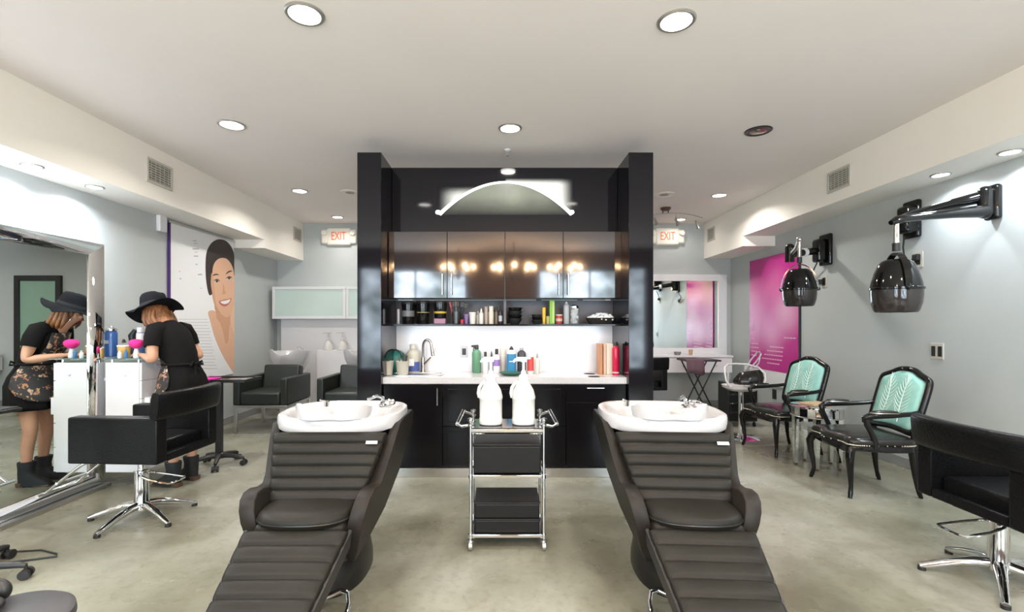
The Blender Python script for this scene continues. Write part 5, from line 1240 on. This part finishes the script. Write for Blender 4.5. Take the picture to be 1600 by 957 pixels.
# ---------------------------------------------------------------- magenta poster on the right wall
QX = XR - .02
t = thing('magenta_poster', 'tall magenta poster with pale haze and white text on the right wall', 'poster', (QX, 6.98, 1.5))
def magenta_haze():
    m = mat('magenta_haze', (.50, .008, .24), .25); N, L, bs = nodes(m)
    tc = N.new('ShaderNodeTexCoord'); col = None
    prev = None
    for (yy, zz), rad, c, st in (((-.36, .10), .50, (.76, .46, .61), .75), ((-.02, -.24), .40, (.70, .28, .50), .7), ((-.10, .50), .42, (.72, .16, .42), .6)):
        vm = N.new('ShaderNodeVectorMath'); vm.operation = 'DISTANCE'; vm.inputs[1].default_value = (0, yy, zz); L.new(tc.outputs['Object'], vm.inputs[0])
        mr = N.new('ShaderNodeMapRange'); mr.interpolation_type = 'SMOOTHSTEP'; mr.inputs[1].default_value = 0; mr.inputs[2].default_value = rad; mr.inputs[3].default_value = st; mr.inputs[4].default_value = 0; L.new(vm.outputs['Value'], mr.inputs[0])
        mx = N.new('ShaderNodeMix'); mx.data_type = 'RGBA'; mx.inputs['B'].default_value = (*c, 1); L.new(mr.outputs[0], mx.inputs['Factor'])
        if prev is None: mx.inputs['A'].default_value = (.50, .008, .24, 1)
        else: L.new(prev, mx.inputs['A'])
        prev = mx.outputs['Result']
    L.new(prev, bs.inputs['Base Color']); return m
b = MB(); b.bx(-.004, .0195, -.62, .62, -.77, .905); b.build('poster_sheet', magenta_haze(), t)
b = MB(); b.bx(-.004, .0195, -.62, .62, -.98, -.772); b.build('poster_foot', M['paper'], t, label='plain white strip at the foot of the poster')
b = MB(); b.bx(-.003, .018, -.645, -.622, -.98, .905); b.build('poster_edge', M['darkwood'], t)
b = MB()
for (u0, u1, z) in ((.56, .53, -.20), (.57, .45, -.31), (.57, .36, -.39), (.57, .34, -.45), (.57, .30, -.51), (.57, .40, -.57), (.05, -.30, -.42), (.12, -.28, -.48), (.20, -.28, -.54), (.26, -.26, -.60), (.12, -.20, -.66), (-.30, -.58, -.28)):
    n = max(1, int(abs(u0 - u1) / .06))
    for k in range(n):
        a0 = u0 + (u1 - u0) * k / n; a1 = u0 + (u1 - u0) * (k + .82) / n; b.bx(-.0055, -.0035, min(a0, a1), max(a0, a1), z - .008, z + .008)
b.prism([(.57, -.10), (.55, -.10), (.535, -.16), (.50, -.02), (.49, -.02), (.535, -.20)], 'x', -.0055, -.0035)
b.build('lettering', flat((.80, .45, .62)), t)

# ---------------------------------------------------------------- back right: framed mirror and console
t = thing('framed_mirror', 'white framed mirror on the back wall right of the tower', 'mirror', (2.84, YB, 1.565))
hw, hh, f = 1.045, .70, .14
b = MB(); b.bx(-hw, hw, -.045, -.001, hh - .11, hh, .004); b.bx(-hw, hw, -.045, -.001, -hh, -hh + f, .004); b.bx(-hw, -hw + f, -.045, -.001, -hh + f, hh - .11, .004); b.bx(hw - f, hw, -.045, -.001, -hh + f, hh - .11, .004); b.build('frame', M['white'], t)
b = MB(); b.bx(-hw + f, hw - f, -.02, -.001, -hh + f, hh - .11); b.build('mirror_glass', M['mirror'], t)
t = thing('console', 'white floating console with drawers under the white framed mirror', 'console', (2.70, 7.80, .62))
b = MB(); b.bx(-1.08, 1.08, -.01, YB - 7.80 - .05, .25, .28, .004); b.bx(-1.07, 1.07, .02, YB - 7.80 - .018, 0, .235, .003); b.build('console_body', M['white'], t)
for k in range(4):
    b = MB(); b.bx(-1.07 + .535 * k + .003, -1.07 + .535 * (k + 1) - .003, 0, .02, .004, .244, .003); d = b.build('drawer', M['white'], t)
    b = MB(); b.sphere((-1.07 + .535 * (k + .5), -.01, .12), .012, n=10); b.build('knob', M['chrome'], d)
for q, (x, y, r, h, c, lab) in enumerate(((2.95, 8.0, .06, .05, (.20, .20, .20), 'small dark dish on the white console below the mirror'), (3.15, 7.95, .035, .09, (.55, .33, .20), 'small orange cup on the white console'))):
    b = MB(); b.lathe([(r * .7, 0), (r * .8, .004), (r, h), (r * .92, h), (r * .7, h * .3), (.001, h * .25)], n=24); tag(b.build('dish' if not q else 'cup', flat(c), None, (x, y, .901)), lab, 'dish' if not q else 'cup')
# folding tray stand with a towel
t = thing('folding_stand', 'black folding tray stand before the white console', 'folding table', (3.06, 7.42, 0))
for s in (-1, 1):
    for q in (-1, 1):
        b = MB(); b.cyl((-.21 * q, s * .16, 0), (.21 * q, s * .16 + .012 * q, .845), .011, n=10); b.build('leg', M['plastic'], t)
b = MB(); b.bx(-.27, .27, -.19, .19, .845, .87, .006); b.cyl((-.20, -.16, .10), (-.20, .16, .10), .008); b.cyl((.20, -.16, .10), (.20, .16, .10), .008); b.build('tray_top', M['plastic'], t)
b = MB(); G = []
for i in range(15):
    u = -1 + 2 * i / 14; r = []
    for zq, yy in ((.66, -.235), (.74, -.225), (.82, -.215), (.868, -.20), (.878, -.18), (.879, 0), (.879, .17)):
        r.append((-.13 + .135 * u, yy + .008 * math.sin(8 * u) * (zq < .86), zq - (.02 * math.sin(3 * u)) * (zq < .7)))
    G.append(r)
b.surf(G); o = b.build('towel', bump(flat((.13, .075, .095), .9), 200, .3), None, (3.06, 7.42, 0)); md = o.modifiers.new('s', 'SOLIDIFY'); md.thickness = .010; md.offset = 1; tag(o, 'dusky purple towel hanging over the folding tray stand', 'towel')
# small black drawer trolley
t = thing('drawer_trolley', 'small black drawer trolley behind the clear bar stool', 'trolley', (3.33, 6.75, 0))
b = MB(); b.bx(-.20, .20, -.16, .16, .07, .60, .008); b.build('trolley_body', M['plastic'], t)
for k in range(4): b = MB(); b.bx(-.185, .185, -.178, -.158, .09 + .125 * k, .20 + .125 * k, .006); b.build('drawer', M['gloss'], t)
for sx in (-1, 1):
    for sy in (-1, 1): b = MB(); b.cyl((sx * .17 - .012, sy * .13, .028), (sx * .17 + .012, sy * .13, .028), .028, n=16); b.cyl((sx * .17, sy * .13, .03), (sx * .17, sy * .13, .072), .010, n=10); b.build('caster', M['plastic'], t)
# clear bar stool with a bag
t = thing('clear_bar_stool', 'pale bar stool with clear arms on a chrome disc base', 'stool', (2.99, 5.97, 0))
b = MB(); b.lathe([(.235, 0), (.235, .006), (.18, .022), (.06, .032), (.03, .05), (.028, .56), (.05, .58)], n=40); b.build('pedestal', M['chrome'], t)
M['pale'] = mat('pale_acrylic', (.66, .64, .63), .12, coat=.5)
b = MB(); b.loft([[(x, y, z) for x, y in sell(a, a * .93, 2.6, 40)] for a, z in ((.05, .575), (.15, .585), (.205, .62), (.215, .65), (.208, .65), (.185, .63), (.1, .615))]); b.build('seat', M['pale'], t)
b = MB(); b.tube([(-.19, -.13, .64), (-.24, -.12, .72), (-.245, -.10, .80), (-.21, -.02, .87), (-.12, .10, .90), (0, .14, .905), (.12, .10, .90), (.21, -.02, .87), (.245, -.10, .80), (.24, -.12, .72), (.19, -.13, .64)], .012, 10); b.tube([(-.10, .12, .63), (-.11, .11, .895)], .010, 8); b.tube([(.10, .12, .63), (.11, .11, .895)], .010, 8); b.build('arm_loop', M['pale'], t)
t = thing('black_bag', 'slouched black bag with clear handles on the pale bar stool', 'bag', (3.06, 5.95, .665))
b = MB(); rs = []
for z, a, c in ((0, .15, .10), (.02, .165, .115), (.07, .17, .10), (.12, .15, .07), (.155, .13, .035), (.165, .11, .012)):
    rs.append([(x * (1 + .06 * math.sin(5 * j)), y * (1 + .08 * math.sin(4 * j + 9 * z)), z) for j, (x, y) in enumerate(sell(a, c, 2.4, 30))])
rs = [[(x + .25 * z, y, z + .12 * x * (z / .16)) for x, y, z in r] for r in rs]; b.loft(rs); b.build('bag_body', M['bleather'], t, angle=70)
b = MB(); b.tube([(-.02, .0, .19), (.06, .03, .30), (.16, .06, .40), (.20, .07, .38), (.17, .05, .26), (.10, .02, .19)], .009, 8); b.tube([(.02, -.02, .19), (.11, .0, .28), (.19, .03, .37)], .008, 8); b.build('bag_handle', M['clear'], t)

# ---------------------------------------------------------------- hood dryers on the right wall
def hood(t, c, q):
    cx, cy, cz = c
    k_ = .80
    b = MB(); b.lathe([(.001, .226), (.090, .224), (.115, .215), (.140, .19), (.172, .125), (.196, .055), (.207, 0), (.200, -.004), (.19, .0), (.12, .17), (.001, .20)], c, n=44, sx=k_, sy=k_); b.build('hood_shell', M['gloss'], t)
    b = MB(); b.lathe([(.209, -.010), (.216, -.006), (.216, .008), (.209, .012)], c, n=44, sx=k_, sy=k_); b.build('hood_rim', M['gloss'], t)
    b = MB(); b.lathe([(.206, -.008), (.206, -.05), (.198, -.11), (.178, -.165), (.164, -.18), (.158, -.178), (.172, -.16), (.191, -.11), (.199, -.05), (.200, -.008)], c, n=44, sx=k_, sy=k_); b.build('visor', M['smoke'], t)
    yoke = [(.218 * k_ * math.cos(a), .218 * math.sin(a) * 1.26 * (1 - .0 * a)) for a in [PI * k / 20 for k in range(21)]]
    q = q
    for k, (p0, p1) in enumerate((((0, 0), (0, 0)),)):
        pts = [(cx + u * math.cos(q), cy + u * math.sin(q), cz + v) for u, v in yoke]
        b = MB(); rs = []
        for i, p in enumerate(pts):
            a = PI * i / 20; n_ = Vector((math.cos(a) * math.cos(q), math.cos(a) * math.sin(q), math.sin(a))); s_ = Vector((-math.sin(q), math.cos(q), 0)); P = Vector(p)
            rs.append([P + n_ * dx + s_ * dy for dx, dy in ((-.005, -.022), (.005, -.022), (.005, .022), (-.005, .022))])
        b.loft(rs); b.build('yoke', M['gloss'], t)
    for s in (-1, 1): b = MB(); b.sphere((cx + s * .214 * k_ * math.cos(q), cy + s * .214 * k_ * math.sin(q), cz + .005), .022, n=12); b.build('pivot_knob', M['gloss'], t)
# nearer dryer
t = thing('hood_dryer', 'black hood dryer on a long wall arm, nearer one above the armchair', 'hood dryer', (0, 0, 0), 0, 'black hood dryers on the right wall')
hc = (3.05, 3.70, 1.677); hood(t, hc, R(-105))
b = MB(); b.cyl((3.05, 3.70, 1.97), (3.05, 3.70, 2.03), .026); b.build('socket', M['plastic'], t)
b = MB(); b.cyl((3.05, 3.70, 2.02), (3.05, 3.70, 2.19), .019, n=16); b.build('stem', M['chrome'], t)
b = MB(); b.bx(XR - .06, XR - .001, 3.78, 3.90, 2.24, 2.52, .025, 3); b.box((XR - .09, 3.84, 2.38), (.10, .09, .26), .04, 3); b.build('wall_mount', M['gloss'], t)
b = MB(); b.tube([(3.87, 3.84, 2.31), (3.60, 3.80, 2.285), (3.35, 3.76, 2.255), (3.12, 3.715, 2.225), (3.05, 3.70, 2.205), (3.00, 3.69, 2.185)], [.052, .040, .030, .030, .034, .018], 16); b.build('front_arm', M['gloss'], t)
b = MB(); b.tube([(3.87, 3.87, 2.43), (3.64, 3.98, 2.375), (3.40, 4.02, 2.31), (3.20, 3.88, 2.245), (3.08, 3.73, 2.215)], [.050, .040, .030, .026, .020], 14); b.build('rear_arm', M['gloss'], t)
t = thing('dryer_socket_box', 'black wall box with dangling plug between the two hood dryers', 'wall box', (XR, 4.60, 2.40), 0, None)
b = MB(); b.bx(-.05, -.001, -.09, .09, -.17, .19, .02, 3); b.box((-.09, -.02, -.0), (.12, .13, .26), .03, 3); b.build('box_body', M['gloss'], t)
b = MB(); b.tube([(-.10, .0, -.15), (-.07, .05, -.25), (-.05, .06, -.33), (-.10, .10, -.37), (-.06, .14, -.40), (-.03, .06, -.41), (-.05, -.02, -.38), (-.02, -.05, -.36)], .008, 6); b.build('cord', M['plastic'], t)
b = MB(); b.bx(-.05, -.01, -.08, -.02, -.39, -.33, .008); b.build('plug', M['plastic'], t)
outlet(XR, 4.56, 2.02, -1, .11, .15, 'pale outlet plate under the black wall box by the nearer dryer', M['vent'])
# farther dryer
t = thing('hood_dryer', 'black hood dryer in front of the magenta poster, farther one', 'hood dryer', (0, 0, 0), 0, 'black hood dryers on the right wall')
hc = (3.27, 5.25, 1.785); hood(t, hc, R(-32))
b = MB(); b.cyl((3.27, 5.25, 2.08), (3.27, 5.25, 2.14), .026); b.build('socket', M['plastic'], t)
b = MB(); b.cyl((3.27, 5.25, 2.13), (3.27, 5.25, 2.32), .018, n=16); b.build('stem', M['chrome'], t)
b = MB(); b.sphere((3.27, 5.25, 2.335), .032, n=14); b.tube([(3.27, 5.25, 2.335), (3.33, 5.40, 2.27), (3.37, 5.58, 2.22)], .022, 12); b.build('front_arm', M['steel'], t)
b = MB(); b.cyl((3.375, 5.60, 2.13), (3.375, 5.60, 2.30), .05, n=20); b.sphere((3.375, 5.60, 2.30), .05, n=16); b.tube([(3.38, 5.61, 2.22), (3.60, 5.70, 2.26), (3.84, 5.82, 2.30)], [.045, .042, .045], 14); b.build('rear_arm', M['gloss'], t)
b = MB(); b.cyl((3.58, 5.692, 2.257), (3.63, 5.712, 2.265), .049, n=20); b.build('arm_collar', M['paper'], t, label='white band on the arm')
b = MB(); b.bx(XR - .05, XR - .001, 5.72, 5.92, 2.12, 2.50, .02, 3); b.box((XR - .10, 5.83, 2.30), (.11, .13, .28), .03, 3); b.build('wall_mount', M['gloss'], t)
t = thing('power_lead', 'black cord and plug hanging below the farther hood dryer mount', 'power lead', (XR, 5.90, 2.10))
b = MB(); b.tube([(-.08, .0, .06), (-.06, .10, -.02), (-.05, .20, -.10), (-.08, .24, -.16), (-.05, .16, -.13), (-.04, .06, -.16), (-.03, .02, -.17)], .008, 6); b.build('cord', M['plastic'], t)
b = MB(); b.bx(-.05, -.012, -.02, .03, -.20, -.14, .006); b.build('plug', M['plastic'], t)
outlet(XR, 5.88, 1.93, -1, .10, .15, 'pale outlet plate under the farther hood dryer mount', M['vent'])
